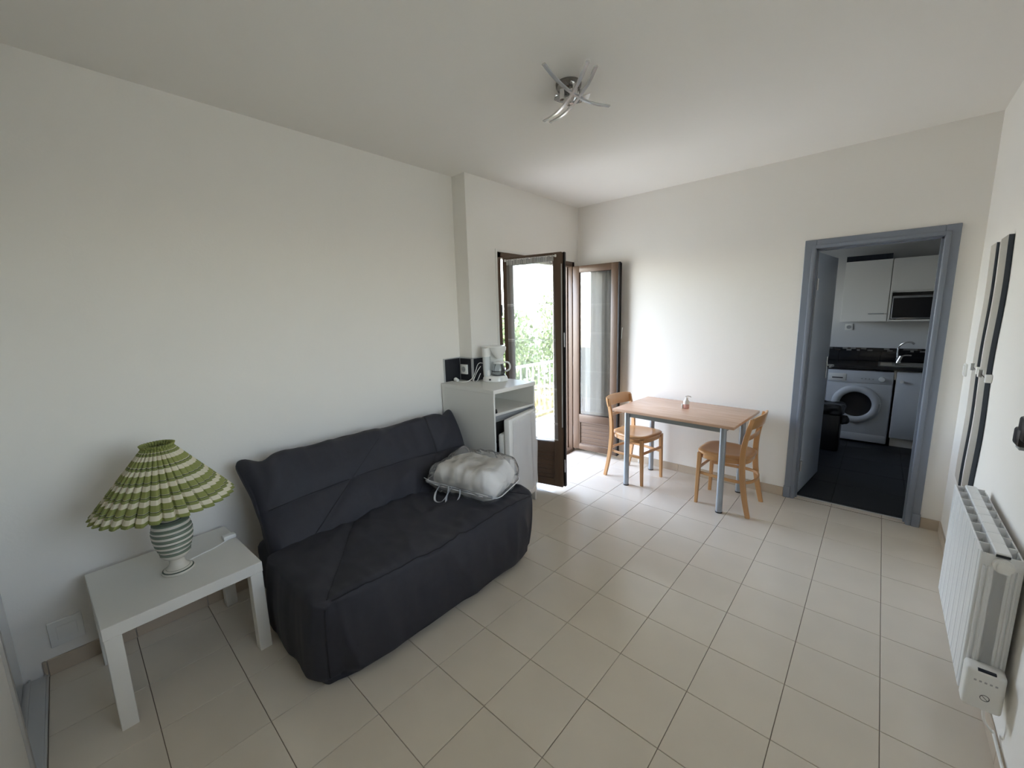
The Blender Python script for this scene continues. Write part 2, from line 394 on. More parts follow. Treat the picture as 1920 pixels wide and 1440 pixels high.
bm = B(); box(bm, (XR, YN - 0.2, -0.25), (XR + 0.2, W2[0], H + 0.1)); box(bm, (XR, W2[1], -0.25), (XR + 0.2, YB, H + 0.1)); box(bm, (XR, W2[0], -0.25), (XR + 0.2, W2[1], W2[2])); box(bm, (XR, W2[0], W2[3]), (XR + 0.2, W2[1], H + 0.1)); struct(obj('wall_right', bm, PLASTER), 'bright white wall carrying the radiator')
bm = B(); box(bm, (XL - 0.1, YN - 0.25, -0.25), (XR + 0.2, YN, H + 0.1)); struct(obj('wall_near', bm, PLASTER), 'wall behind the wardrobe')
bm = B(); box(bm, (XO - 0.03, YN - 0.3, H), (XR + 0.3, YB + 0.10, H + 0.35)); struct(obj('ceiling', bm, CEIL), 'smooth off-white ceiling')

w2 = bpy.data.objects.new('fill_window', None); COL.objects.link(w2); struct(w2, 'wide unseen window added in the radiator wall to brighten the left wall')
bm = B(); a0, a1, b0, b1 = W2
for lo, hi in (((XR + .12, a0, b0), (XR + .17, a0 + .05, b1)), ((XR + .12, a1 - .05, b0), (XR + .17, a1, b1)), ((XR + .12, a0, b0), (XR + .17, a1, b0 + .05)), ((XR + .12, a0, b1 - .05), (XR + .17, a1, b1))): box(bm, lo, hi)
obj('window_frame', bm, BROWN, w2)
bm = B(); box(bm, (XR + .142, a0 + .05, b0 + .05), (XR + .146, a1 - .05, b1 - .05)); obj('pane', bm, GLASS, w2)
# skirting tiles ------------------------------------------------------
def skirting(name, a, b, nrm, label, t=0.3, hgt=0.078, th=0.009, off=0.0, blend=SKIRT):
    a = Vector((*a, 0)); b = Vector((*b, 0)); d = (b - a).normalized(); L = (b - a).length; n = Vector((*nrm, 0))
    root = bpy.data.objects.new(name, None); COL.objects.link(root); struct(root, label)
    s = -off
    while s < L:
        s0 = max(0, s); s1 = min(L, s + t)
        if s1 - s0 > 0.015:
            bm = B(); box(bm, (0, 0, 0), (s1 - s0 - 0.0025, th + random.uniform(-.0006, .0006), hgt), 0.0022, 1)
            for v in bm.verts: v.co = d * v.co.x + n * v.co.y + Vector((0, 0, v.co.z))
            o = obj('tile', bm, SKIRT, root); o.location = a + d * s0
        s += t
skirting('baseboard_back', (XW + 0.02, YB), (-0.622, YB), (0, -1), 'beige tile skirting along the back wall', off=0.05)
skirting('baseboard_back_right', (0.20, YB), (XR, YB), (0, -1), 'short beige tile skirting right of the doorway')
skirting('baseboard_right', (XR, YB - 0.009), (XR, YN), (-1, 0), 'beige tile skirting along the radiator wall', off=0.12)
skirting('baseboard_left', (XL, -1.0), (XL, YN + 0.085), (1, 0), 'beige tile skirting behind the side table', off=0.1)

# ---------------------------------------------------------------- window_1 : balcony window
win = bpy.data.objects.new('window_1', None); COL.objects.link(win); struct(win, 'open double balcony window with brown wood-look frames')
bm = B(); fx0, fx1 = XW - 0.075, XW + 0.004
box(bm, (fx0, WY0, 0.0), (fx1, WY0 + 0.045, WZ1), 0.004); box(bm, (fx0, WY1 - 0.045, 0.0), (fx1, WY1, WZ1), 0.004)
box(bm, (fx0, WY0, WZ1 - 0.05), (fx1, WY1, WZ1), 0.004)
box(bm, (fx0 - 0.03, WY0 + 0.045, 0.0), (fx0 + 0.02, WY0 + 0.06, WZ1 - .05)); box(bm, (fx0 - 0.03, WY1 - 0.06, 0.0), (fx0 + 0.02, WY1 - 0.045, WZ1 - .05))
obj('window_frame', bm, BROWN, win, angle=35)
bm = B(); box(bm, (fx0, WY0 + 0.045, 0.0), (fx1 + 0.01, WY1 - 0.045, 0.035), 0.004); obj('sill', bm, BROWN, win, angle=35)
for hy, zz in ((WY0 + 0.03, 1.62), (WY0 + 0.03, 0.35), (WY1 - 0.03, 1.85), (WY1 - 0.03, 1.05), (WY1 - 0.03, 0.25)):
    bm = B(); cyl(bm, (XW + 0.012, hy, zz - 0.05), (XW + 0.012, hy, zz + 0.05), 0.009, n=12); obj('hinge', bm, DGREY, win, angle=40)
# reveal lining outside (bright render)
bm = B(); box(bm, (XO - 0.03, WY0 - 0.02, 0.0), (fx0, WY0 + 0.002, WZ1 + 0.03)); box(bm, (XO - 0.03, WY1 - 0.002, 0.0), (fx0, WY1 + 0.02, WZ1 + 0.03)); box(bm, (XO - 0.03, WY0, WZ1 - 0.002), (fx0, WY1, WZ1 + 0.03))
obj('reveal', bm, EXT, win)
# white cover trim round the frame
bm = B(); tw = 0.022
box(bm, (XW, WY0 - tw, 0.0), (XW + 0.008, WY0, WZ1 + tw), 0.002); box(bm, (XW, WY0, WZ1), (XW + 0.008, WY1 + tw, WZ1 + tw), 0.002); box(bm, (XW, WY1, 0.0), (XW + 0.008, WY1 + tw, WZ1), 0.002)
struct(obj('trim_1', bm, WHITE, angle=35), 'thin white cover strip round the brown window frame')

def leaf(hinge, ang, wd, side, nm_handle):
    """local: x from hinge, thickness y 0..th where the interior face is at y*side; z up"""
    L = bpy.data.objects.new('window_leaf', None); COL.objects.link(L); L.parent = win; L.location = (*hinge, 0); L.rotation_euler = (0, 0, ang)
    z0, z1, st, th = 0.045, 2.075, 0.078, 0.062
    bm = B()
    box(bm, (0, -th / 2, z0), (st, th / 2, z1), 0.006); box(bm, (wd - st, -th / 2, z0), (wd, th / 2, z1), 0.006)
    for a, b in ((z1 - 0.07, z1), (0.37, 0.455), (z0, z0 + 0.062)): box(bm, (st - .004, -th / 2 + .001, a), (wd - st + .004, th / 2 - .001, b), 0.005)
    obj('stiles_and_rails', bm, BROWN, L, angle=35).name = 'leaf_frame'
    bm = B()                                  # rebate edges (stepped closing profile)
    s = side
    box(bm, (wd - 0.001, min(0, -s * th / 2), z0), (wd + 0.016, max(0, -s * th / 2), z1), 0.003)
    box(bm, (wd + 0.015, -0.010, z0 + .01), (wd + 0.022, 0.004, z1 - .01))
    obj('rebate', bm, GASKET if side else BROWN, L, angle=35)
    bm = B(); box(bm, (st - .01, -.012, 0.452), (wd - st + .01, -.008, z1 - .066)); obj('pane', bm, GLASS, L)
    for k in range(6):                        # bottom panel boards
        a = 0.105 + k * 0.0445
        bm = B(); box(bm, (st, -0.017 - .0006 * (k % 2), a), (wd - st, 0.015, a + 0.0437), 0.003, 1); obj('board', bm, BROWNH, L)
    bm = B()
    for yy in (-1, 1):
        for a, b, c, d in ((st, st + .012, 0.105, 0.372), (wd - st - .012, wd - st, .105, .372), (st, wd - st, .105, .117), (st, wd - st, .36, .372)):
            box(bm, (a, yy * .024 - .006, c), (b, yy * .024 + .006, d), .003, 1)
    obj('panel_moulding', bm, BROWN, L)
    bm = B()
    for (a, b) in ((1.30, 1.42), (0.19, 0.31)):
        cyl(bm, (wd + .018, side * .02, a), (wd + .022, side * .034, b), 0.0045, n=8)
    box(bm, (wd - .004, side * (th / 2) - .002, 0.60), (wd + .004, side * (th / 2) + .004, 1.98))
    obj('latch_rod', bm, ALU, L)
    if nm_handle:
        bm = B(); box(bm, (wd - 0.055, side * th / 2 - .004, 1.0), (wd - 0.028, side * th / 2 + .010, 1.12), 0.004); sweep(bm, [(wd - .041, side * (th / 2 + .008), 1.09), (wd - .041, side * (th / 2 + .045), 1.09), (wd - .043, side * (th / 2 + .05), 1.07), (wd - .046, side * (th / 2 + .05), 0.98)], rrect(.016, .014)); obj('handle', bm, DGREY, L, angle=40)
    return L
A1 = math.atan2(0.13, 0.56)
L1 = leaf((-2.660, -0.325), A1, 0.556, -1, False)
A2 = math.atan2(0.035, 0.50)
L2 = leaf((-2.655, 0.785), A2, 0.520, 1, False)

# curtains on the leaves
BANDS = [(1.667, .006), (1.653, .002), (1.362, .006), (1.348, .002), (0.938, .006), (0.924, .002), (0.634, .005), (0.622, .002), (0.487, .006)]
SHEER = sheer('net_curtain', 0.36, BANDS); SHEER_TOP = sheer('gathered_net', 0.62, BANDS); SHEER2 = sheer('net_curtain_brightened', 0.9, BANDS, 0.15)  # right leaf's net is a denser copy so its pane looks brightly lit
def curtain(hinge, ang, x0, x1, off, label, seed, SHEER=SHEER):
    r = thing('net_curtain', label, 'curtain', (*hinge, 0), ang, None)
    rnd = random.Random(seed); ph = [rnd.uniform(0, 6.28) for _ in range(6)]
    bm = B(); nx, nzv = 150, 60; z_t, z_b = 2.045, 0.478; rows = []
    for j in range(nzv + 1):
        v = j / nzv; z = z_t + (z_b - z_t) * v; row = []
        flare = 1 + 0.07 * v
        for i in range(nx + 1):
            u = i / nx; x = x0 + (x1 - x0) * u * flare
            amp = 0.0035 * (1 - 0.3 * v) + 0.006 * max(0, 1 - v * 9)
            y = amp * sin(u * 46 + ph[0] + 0.7 * sin(u * 9 + ph[1])) + (0.004 * sin(u * 15 + ph[2] + v * 1.0)) + 0.002 * sin(u * 90 + ph[3]) * max(0, 1 - v * 7)
            zz = z + 0.008 * v * sin(u * 5 + ph[4]) * (1 if v > .6 else 0) * (v - .6)
            row.append(bm.verts.new((x, off + y, zz)))
        rows.append(row)
    for j in range(nzv):
        for i in range(nx): bm.faces.new((rows[j][i], rows[j][i + 1], rows[j + 1][i + 1], rows[j + 1][i]))
    obj('net', bm, SHEER, r, smooth=True)
    # gathered header, denser
    bm = B(); rows = []
    for j in range(4):
        z = 2.052 - j * 0.016; row = []
        for i in range(241):
            u = i / 240; row.append(bm.verts.new((x0 + (x1 - x0) * u, off - 0.001 * (1 if off < 0 else -1) + 0.006 * sin(u * 120 + ph[0] + 2 * sin(u * 17)) * (1 if j else .5), z)))
        rows.append(row)
    for j in range(3):
        for i in range(240): bm.faces.new((rows[j][i], rows[j][i + 1], rows[j + 1][i + 1], rows[j + 1][i]))
    obj('gathered_header', bm, SHEER_TOP, r, smooth=True)
    bm = B(); cyl(bm, (x0 - .01, off, 2.045), (x1 + .012, off, 2.045), 0.004, n=8); obj('rod', bm, WPLAS, r)
    for xx in (x0 - .012, x1 + .014):
        bm = B(); box(bm, (xx - .006, min(off, 0), 2.036), (xx + .006, max(off, 0), 2.056), .002, 1); obj('bracket', bm, WPLAS, r)
    return r
curtain((-2.660, -0.325), A1, 0.045, 0.492, -0.046, 'sheer white net curtain on the left window leaf in front of the balcony', 3)
curtain((-2.655, 0.785), A2, 0.012, 0.46, 0.040, 'sheer net curtain behind the glass of the right window leaf', 5, SHEER2)

# ---------------------------------------------------------------- door_1 : kitchen doorway and leaf
door = bpy.data.objects.new('door_1', None); COL.objects.link(door); struct(door, 'blue-grey kitchen doorway with its leaf swung open')
ox0, ox1, oz = -0.618, 0.195, 2.075      # casing outer
ix0, ix1, iz = -0.545, 0.125, 2.008      # clear opening
bm = B()
for (a, b) in ((ox0, ix0), (ix1, ox1)):
    box(bm, (a, YB - 0.014, 0), (b, YB + 0.02, oz), 0.003, 1)
box(bm, (ix0, YB - 0.014, iz), (ix1, YB + 0.02, oz), 0.003, 1)
obj('casing', bm, BLUEGREY, door, angle=35)
bm = B()   # beaded step of casing
box(bm, (ix0 - 0.028, YB - 0.020, 0), (ix0 - 0.002, YB, iz + 0.028), 0.004); box(bm, (ix1 + 0.002, YB - 0.020, 0), (ix1 + 0.028, YB, iz + 0.028), 0.004); box(bm, (ix0 - 0.028, YB - 0.0195, iz + 0.002), (ix1 + 0.028, YB, iz + 0.028), 0.004)
obj('casing_bead', bm, BLUEGREY, door, angle=35)
bm = B()   # jamb lining with stop
box(bm, (ix0 - 0.04, YB + 0.02, 0), (ix0, YB + 0.115, iz + .03)); box(bm, (ix1, YB + 0.02, 0), (ix1 + 0.04, YB + 0.115, iz + .03)); box(bm, (ix0, YB + 0.02, iz), (ix1, YB + 0.115, iz + .03))
box(bm, (ix0, YB + 0.03, 0), (ix0 + 0.012, YB + 0.07, iz)); box(bm, (ix1 - 0.012, YB + 0.03, 0), (ix1, YB + 0.07, iz)); box(bm, (ix0, YB + 0.03, iz - 0.012), (ix1, YB + 0.07, iz))
obj('jamb', bm, BLUEGREY, door)
for (a, b) in ((ox0 - .003, ix0 - .03), (ix1 + .03, ox1 + .003)):
    bm = B(); box(bm, (a, YB - 0.022, 0), (b, YB, 0.10), 0.003, 1); obj('plinth_block', bm, BLUEGREY, door, angle=35)
dl = bpy.data.objects.new('door_leaf', None); COL.objects.link(dl); dl.parent = door; dl.location = (-0.535, 1.0, 0); dl.rotation_euler = (0, 0, math.atan2(0.65, 0.072))
bm = B(); box(bm, (0, 0, 0.012), (0.66, 0.038, 1.995), 0.003); obj('panel', bm, LEAFPAINT, dl, angle=35)
bm = B(); box(bm, (0.585, -0.006, 0.93), (0.625, 0.0, 1.13), 0.003); cyl(bm, (0.605, 0, 1.05), (0.605, -0.045, 1.05), 0.009, n=12); sweep(bm, catmull([(0.605, -0.045, 1.05), (0.58, -0.05, 1.05), (0.50, -0.045, 1.048)], 5), circ(0.009, 10)); obj('handle', bm, CHROME, dl, angle=40)
for zz in (0.25, 1.75):
    bm = B(); cyl(bm, (-0.002, -0.004, zz - .045), (-0.002, -0.004, zz + .045), 0.008, n=12); obj('hinge', bm, STEEL, dl, angle=40)
bm = B(); box(bm, (ix0, 0.950, -0.004), (ix1, 0.965, 0.002), 0.001, 1); struct(obj('trim_2', bm, ALU), 'thin metal threshold strip in the kitchen doorway')

# ---------------------------------------------------------------- kitchen shell
KX0, KX1, KY1, KH = -2.60, 1.20, 3.62, 2.33
kf = struct(boxo('floor_kitchen', (KX0, 0.965, -0.2), (KX1, KY1, -0.006), KGROUT), 'dark slate tiled kitchen floor')
lay(kf, KX0, KX1, 0.967, KY1, 0.45, KTILE, ox=-0.305, oy=0.967 - 0.41, g=0.003)
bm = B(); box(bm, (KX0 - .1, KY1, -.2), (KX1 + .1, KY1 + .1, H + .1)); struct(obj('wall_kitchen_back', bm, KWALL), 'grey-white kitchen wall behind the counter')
bm = B(); k0, k1, m0, m1 = 1.55, 2.45, 1.30, 2.10  # unseen opening added to bring daylight into the kitchen
for lo, hi in (((XO, YB + .1, -.2), (KX0, k0, H + .1)), ((XO, k1, -.2), (KX0, KY1, H + .1)), ((XO, k0, -.2), (KX0, k1, m0)), ((XO, k0, m1), (KX0, k1, H + .1))): box(bm, lo, hi)
struct(obj('wall_kitchen_left', bm, KWALL), 'outer kitchen wall with a small window added to light the kitchen, unseen behind the open door')
bm = B()
box(bm, (KX1, YB + .1, -.2), (KX1 + .1, KY1, H + .1))
struct(obj('wall_kitchen_right', bm, KWALL), 'right-hand kitchen wall')
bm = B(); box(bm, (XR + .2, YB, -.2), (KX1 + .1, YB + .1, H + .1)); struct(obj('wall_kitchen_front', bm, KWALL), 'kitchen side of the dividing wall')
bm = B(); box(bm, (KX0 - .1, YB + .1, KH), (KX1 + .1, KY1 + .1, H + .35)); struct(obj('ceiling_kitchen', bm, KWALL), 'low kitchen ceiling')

# ---------------------------------------------------------------- kitchen contents
# washing machine
wm = thing('washing_machine', 'white front-loading washing machine under the black kitchen worktop', 'washing machine', (-0.26, 3.05, 0))
bm = B(); box(bm, (-0.295, 0, 0.015), (0.285, 0.53, 0.845), 0.012); obj('body', bm, MACH, wm, angle=35)
bm = B(); box(bm, (-0.293, -0.012, 0.70), (0.283, 0.004, 0.842), 0.008); obj('control_panel', bm, MACH, wm, angle=35)
bm = B(); box(bm, (-0.285, -0.016, 0.715), (-0.12, -0.010, 0.80), 0.004); obj('detergent_drawer', bm, WPLAS, wm, angle=35)
bm = B(); box(bm, (-0.25, -0.019, 0.742), (-0.15, -0.014, 0.756), 0.002); obj('drawer_grip', bm, DGREY, wm)
bm = B(); cyl(bm, (0.19, -0.010, 0.755), (0.19, -0.032, 0.755), 0.028, 0.024, n=24); obj('program_knob', bm, WPLAS, wm, angle=40)
for k in range(4):
    bm = B(); cyl(bm, (0.02 + k * .032, -0.011, 0.752), (0.02 + k * .032, -0.017, 0.752), 0.007, n=10); obj('button', bm, GPLAS, wm, angle=40)
bm = B(); lathe(bm, [(0.140, -0.002), (0.205, -0.002), (0.222, 0.006), (0.218, 0.020), (0.19, 0.034), (0.155, 0.030), (0.140, 0.012), (0.140, -0.002)], 48, cap=False)
bm.faces.ensure_lookup_table()
bmesh.ops.transform(bm, matrix=Matrix.Translation((-0.015, 0, 0.45)) @ Matrix.Rotation(radians(90), 4, 'X'), verts=bm.verts)
pt = obj('porthole_ring', bm, MACH, wm, angle=50)
bm = B(); lathe(bm, [(0.0, 0.0035), (0.09, 0.004), (0.125, 0.008), (0.143, 0.016)], 40, cap=False); bmesh.ops.transform(bm, matrix=Matrix.Translation((-0.015, -0.002, 0.45)) @ Matrix.Rotation(radians(90), 4, 'X'), verts=bm.verts)
obj('door_glass', bm, BLACK, wm, smooth=True)
bm = B(); box(bm, (-0.285, -0.004, 0.02), (0.275, 0.002, 0.105), 0.002); obj('kick_panel', bm, MACH, wm, angle=35)
bm = B(); box(bm, (0.185, -0.030, 0.435), (0.200, -0.014, 0.475), 0.004); obj('door_catch', bm, GPLAS, wm)
# base cabinet
bc = thing('base_cabinet', 'white kitchen base cabinet with round knob, right of the washing machine', 'cabinet', (0.045, 3.04, 0))
bm = B(); box(bm, (0, 0.02, 0.10), (0.60, 0.56, 0.858)); obj('carcass', bm, WHITEMAT, bc)
bm = B(); box(bm, (0.003, 0, 0.105), (0.397, 0.019, 0.852), 0.002); d_ = obj('door', bm, MACH, bc, angle=35)
bm = B(); cyl(bm, (0.045, 0.0, 0.745), (0.045, -0.014, 0.745), 0.008, n=12); cyl(bm, (0.045, -0.014, 0.745), (0.045, -0.026, 0.745), 0.019, 0.017, n=20); obj('knob', bm, WPLAS, d_, angle=40)
bm = B(); box(bm, (0.403, 0, 0.105), (0.60, 0.019, 0.852), 0.002); d_ = obj('door', bm, MACH, bc, angle=35)
bm = B(); box(bm, (0.01, 0.045, 0.0), (0.60, 0.06, 0.10)); obj('toe_kick', bm, WHITEMAT, bc)
# worktop with sink
wt = thing('worktop', 'black kitchen worktop with inset steel sink', 'worktop', (0, 0, 0))
bm = B()
sx0, sx1, sy0, sy1 = 0.02, 0.62, 3.12, 3.50
for lo, hi in (((KX0, 3.01, .865), (sx0, KY1 - .01, .90)), ((sx1, 3.01, .865), (KX1, KY1 - .01, .90)), ((sx0, 3.01, .865), (sx1, sy0, .90)), ((sx0, sy1, .865), (sx1, KY1 - .01, .90))): box(bm, lo, hi)
obj('slab', bm, WORKTOP, wt)
bm = B(); box(bm, (KX0, 3.004, .866), (KX1, 3.0095, .899), 0.002, 1); obj('front_edge', bm, BLACK, wt)
bm = B()
box(bm, (-0.12, 3.07, .9005), (0.02, 3.54, .905), 0.002, 1); box(bm, (sx1, 3.07, .9005), (sx1 + .04, 3.54, .905), .002, 1); box(bm, (sx0, 3.07, .9005), (sx1, sy0 + .01, .905), .002, 1); box(bm, (sx0, sy1 - .01, .9005), (sx1, 3.54, .905), .002, 1)
for lo, hi in (((sx0, sy0, .74), (sx1, sy1, .75)), ((sx0, sy0, .74), (sx0 + .006, sy1, .90)), ((sx1 - .006, sy0, .74), (sx1, sy1, .90)), ((sx0, sy0, .74), (sx1, sy0 + .006, .90)), ((sx0, sy1 - .006, .74), (sx1, sy1, .90))): box(bm, lo, hi)
for k in range(5): box(bm, (-0.10, 3.14 + k * .07, .905), (0.0, 3.146 + k * .07, .908))
obj('sink', bm, STEEL, wt)
# backsplash
bs = struct(boxo('wall_backsplash', (KX0, KY1 - 0.010, 0.90), (KX1, KY1, 1.062), KGROUT), 'black tiled splashback with a mosaic strip')
x = -1.1
while x < 0.45:
    bm = B(); box(bm, (x, KY1 - .017, .902), (x + .197, KY1 - .010, 1.020), .0015, 1); obj('tile', bm, BSTILE, bs); x += .2
rr = random.Random(4); MOS = [BSTILE, KSTRIP, BSTILE, mat('mosaic_brown', (.06, .045, .035), .2), mat('mosaic_pale', (.24, .23, .22), .2), BSTILE]
for row in range(2):
    x = -0.60 + row * .03
    while x < 0.45:
        wd_ = rr.choice((.03, .05, .07)); bm = B(); box(bm, (x, KY1 - .017, 1.022 + row * .020), (x + wd_ - .002, KY1 - .010, 1.040 + row * .020), .001, 1); obj('mosaic_piece', bm, rr.choice(MOS), bs); x += wd_
# faucet
fc = thing('kitchen_faucet', 'chrome swan-neck kitchen faucet behind the sink', 'faucet', (0.055, 3.50, 0.905))
bm = B(); cyl(bm, (0, 0, 0), (0, 0, .012), .028, .026, n=20); cyl(bm, (0, 0, .012), (0.02, 0, .075), .021, .019, n=20); obj('base', bm, CHROME, fc, angle=40)
tube('spout', [(-.012, 0, .06), (-.016, 0, .13), (-.006, -.01, .195), (.04, -.03, .238), (.085, -.045, .243), (.115, -.055, .222)], .0095, CHROME, fc, 12)
bm = B(); sweep(bm, catmull([(0.02, 0, .075), (.05, -.01, .088), (.105, -.02, .090)], 5), rrect(.016, .007, .003)); obj('lever', bm, CHROME, fc, angle=40)
# wall cabinets
wc = thing('wall_cabinet', 'white single-door kitchen wall cabinet left of the microwave', 'cabinet', (-0.50, 3.285, 1.392))
bm = B(); box(bm, (0, 0, 0), (0.408, 0.334, 0.688)); obj('carcass', bm, WHITEMAT, wc)
bm = B(); box(bm, (0.0, -0.019, 0.0), (0.406, -0.001, 0.690), 0.0015, 1); d_ = obj('door', bm, WHITE, wc)
bm = B(); sweep(bm, [(0.245, -.019, .088), (0.245, -.040, .088), (0.375, -.040, .088), (0.375, -.019, .088)], rrect(.010, .008, .001)); obj('handle', bm, GPLAS, d_)
mc = thing('microwave_cabinet', 'white kitchen wall cabinet with flap above and open niche below', 'cabinet', (-0.088, 3.285, 1.392))
bm = B(); box(bm, (0, -.018, 0), (0.018, .334, .688)); box(bm, (.582, -.018, 0), (.60, .334, .688)); box(bm, (.018, -.018, 0), (.582, .334, .018)); box(bm, (.018, 0, .318), (.582, .334, .334)); box(bm, (.018, .32, .018), (.582, .334, .688)); box(bm, (.018, 0, .67), (.582, .334, .688)); obj('carcass', bm, WHITEMAT, mc)
bm = B(); box(bm, (0.0, -.019, .336), (.60, -.001, .690), .0015, 1); obj('flap_door', bm, WHITE, mc)
mw = thing('microwave', 'black and silver microwave in the niche of the kitchen wall cabinet', 'microwave', (-0.065, 3.29, 1.411))
bm = B(); box(bm, (0, 0, .006), (.50, .30, .262), .004); obj('body', bm, STEEL, mw, angle=35)
bm = B(); box(bm, (.002, -.018, .006), (.375, -.001, .252), .004); d_ = obj('door', bm, STEEL, mw, angle=35)
bm = B(); box(bm, (.012, -.021, .020), (.366, -.017, .238), .002, 1); obj('door_window', bm, BLACK, d_)
bm = B(); box(bm, (.378, -.018, .006), (.498, -.001, .252), .004); obj('control_panel', bm, WPLAS, mw, angle=35)
bm = B(); box(bm, (.392, -.021, .190), (.484, -.017, .228), .001, 1); obj('display', bm, BLACK, mw)
for xx in (.04, .46):
    for yy in (.03, .27):
        bm = B(); cyl(bm, (xx, yy, -.001), (xx, yy, .007), .01, n=10); obj('foot', bm, BLACK, mw)
# dark crate on top
cr = thing('storage_tray', 'dark navy slatted tray lying on top of the kitchen wall cabinet', 'tray', (-0.50, 3.30, 2.0835))
bm = B(); box(bm, (0, 0, 0), (.40, .26, .012), .002, 1); box(bm, (0, 0, .012), (.40, .012, .062), .002, 1); box(bm, (0, .248, .012), (.40, .26, .062), .002, 1); box(bm, (0, .012, .012), (.012, .248, .062), .002, 1); box(bm, (.388, .012, .012), (.40, .248, .062), .002, 1); obj('tray_body', bm, NAVY, cr)
for k in range(12):
    bm = B(); box(bm, (.012 + k * .032, -.005, .004), (.028 + k * .032, .001, .060), .0015, 1); obj('slat', bm, NAVY, cr)
# kitchen outlet
def outlet(name, label, loc, rot, s=0.075, d=0.012):
    t = thing(name, label, 'outlet', loc); t.rotation_euler = rot
    bm = B(); box(bm, (-s / 2, -s / 2, 0), (s / 2, s / 2, d), .003); obj('cover_plate', bm, WPLAS, t, angle=35)
    bm = B(); lathe(bm, [(0.0195, d - .007), (0.0205, d + .0015), (0.0235, d + .0015), (0.024, d)], 24, cap=False); lathe(bm, [(0, d + .0003), (.0196, d + .0003)], 24, cap=False); obj('socket_ring', bm, GPLAS, t, smooth=True)
    bm = B(); cyl(bm, (-.0095, 0, d), (-.0095, 0, d + .0012), .0027, n=8); cyl(bm, (.0095, 0, d), (.0095, 0, d + .0012), .0027, n=8); obj('contacts', bm, BLACK, t)
    return t
outlet('wall_outlet', 'socket on the kitchen wall below the white wall cabinet', (-0.43, KY1, 1.315), (radians(90), 0, 0))
# bin
bn = thing('waste_bin', 'black bin with a knotted black bag in front of the washing machine', 'bin', (-0.475, 2.62, 0))
bm = B(); box(bm, (-.13, -.13, 0), (.11, .13, .46), .02); obj('body', bm, BLACK, bn, angle=35)
def bagfn(p, n): return p + n * 0.022 * nz(p.x * 16, p.y * 16, p.z * 16) + Vector((0, 0, 0.02 * nz(p.x * 9 + 3, p.y * 9, 0)))
bm = softbox((.135, .145, .055), .03, .012, bagfn); o = obj('bag_rim', bm, BLACKBAG, bn, smooth=True); o.location = (-.01, 0, .455)
bm = softbox((.035, .03, .05), .02, .008, bagfn); o = obj('bag_knot', bm, BLACKBAG, bn, smooth=True); o.location = (.135, -.09, .36)

# ---------------------------------------------------------------- wardrobe on the near side (left edge of the photo)
wr = thing('sliding_wardrobe', 'white sliding wardrobe front with aluminium stiles at the left edge', 'wardrobe', (0, 0, 0))
GLOSSW = mat('glossy_grey_white_panel', (0.62, 0.64, 0.66), 0.12)
bm = B(); box(bm, (XL + .003, YN + .012, 0.02), (-1.60, YN + .025, H - .06)); p_ = obj('sliding_door', bm, GLOSSW, wr); p_['label'] = 'rear glossy grey sliding door'
bm = B(); box(bm, (-2.435, YN + .008, 0.02), (-2.405, YN + .036, H - .06), .003); obj('stile', bm, ALU, p_, angle=35)
bm = B(); box(bm, (-2.200, YN + .058, 0.02), (-0.70, YN + .071, H - .06)); p_ = obj('sliding_door', bm, WHITEMAT, wr)
bm = B(); box(bm, (-2.212, YN + .048, 0.015), (-2.186, YN + .080, H - .05), .003); obj('stile', bm, ALU, p_, angle=35)
bm = B(); box(bm, (XL + .003, YN + .004, 0.0), (-0.7, YN + .100, 0.012), .002); box(bm, (XL + .003, YN + .006, .012), (-.7, YN + .010, .022)); box(bm, (XL + .003, YN + .040, .012), (-.7, YN + .046, .022)); box(bm, (XL + .003, YN + .088, .012), (-.7, YN + .093, .020)); obj('bottom_rail', bm, ALU, wr)
bm = B(); box(bm, (XL + .003, YN + .004, H - .05), (-0.7, YN + .090, H - .002), .002); obj('top_rail', bm, ALU, wr)

# socket box by the wardrobe
t = thing('junction_box', 'flat white wall box low on the wall left of the side table', 'outlet', (XL, -3.215, 0.19)); t.rotation_euler = (radians(90), 0, radians(90))
bm = B(); box(bm, (-.06, -.06, 0), (.05, .06, .016), .004); obj('cover', bm, WPLAS, t, angle=35)
bm = B(); box(bm, (-.035, -.03, .016), (.03, .035, .019), .002); obj('lid', bm, WPLAS, t, angle=35)

# ---------------------------------------------------------------- side table
st = thing('side_table', 'square white side table at the left end of the sofa', 'table', (-2.487, -2.842, 0), radians(2.4))
bm = B(); box(bm, (-.275, -.275, .40), (.275, .275, .45), .002, 1); obj('tabletop', bm, WHITEMAT, st)
for sx in (-1, 1):
    for sy in (-1, 1):
        bm = B(); box(bm, (sx * .247 - .026, sy * .247 - .026, 0), (sx * .247 + .026, sy * .247 + .026, .3995), .002, 1); obj('leg', bm, WHITEMAT, st)

# ---------------------------------------------------------------- table lamp
lp = thing('table_lamp', 'striped ceramic table lamp with pleated green and cream shade', 'lamp', (-2.452, -2.832, 0.4505))
CRM = (0.66, 0.63, 0.55); SAGE = (0.18, 0.22, 0.165); DK = (0.07, 0.09, 0.07)
vb = []
for k in range(7):
    p = 0.345 + k * 0.088
    vb += [(p, SAGE), (p + .044, DK), (p + .050, CRM)]
VASE = ringmat('banded_ceramic', CRM, [(0.045, DK), (0.055, CRM), (0.072, DK), (0.078, CRM)] + vb, 0.0, 0.275, 0.22)
bm = B(); prof = [(0.0, 0), (.058, 0), (.062, .006), (.060, .012), (.052, .017), (.046, .019), (.040, .026), (.031, .038), (.028, .052), (.030, .064), (.036, .070), (.046, .076), (.057, .092)]
z = .100
k = 0
while z < .240:
    rb = .054 + .021 * sin(min(1, (z - .09) / .10) * pi / 2) - max(0, (z - .20)) * .22
    prof += [(rb - .0015, z), (rb + .0012, z + .004), (rb + .0012, z + .008), (rb - .0015, z + .0115)]; z += .0135
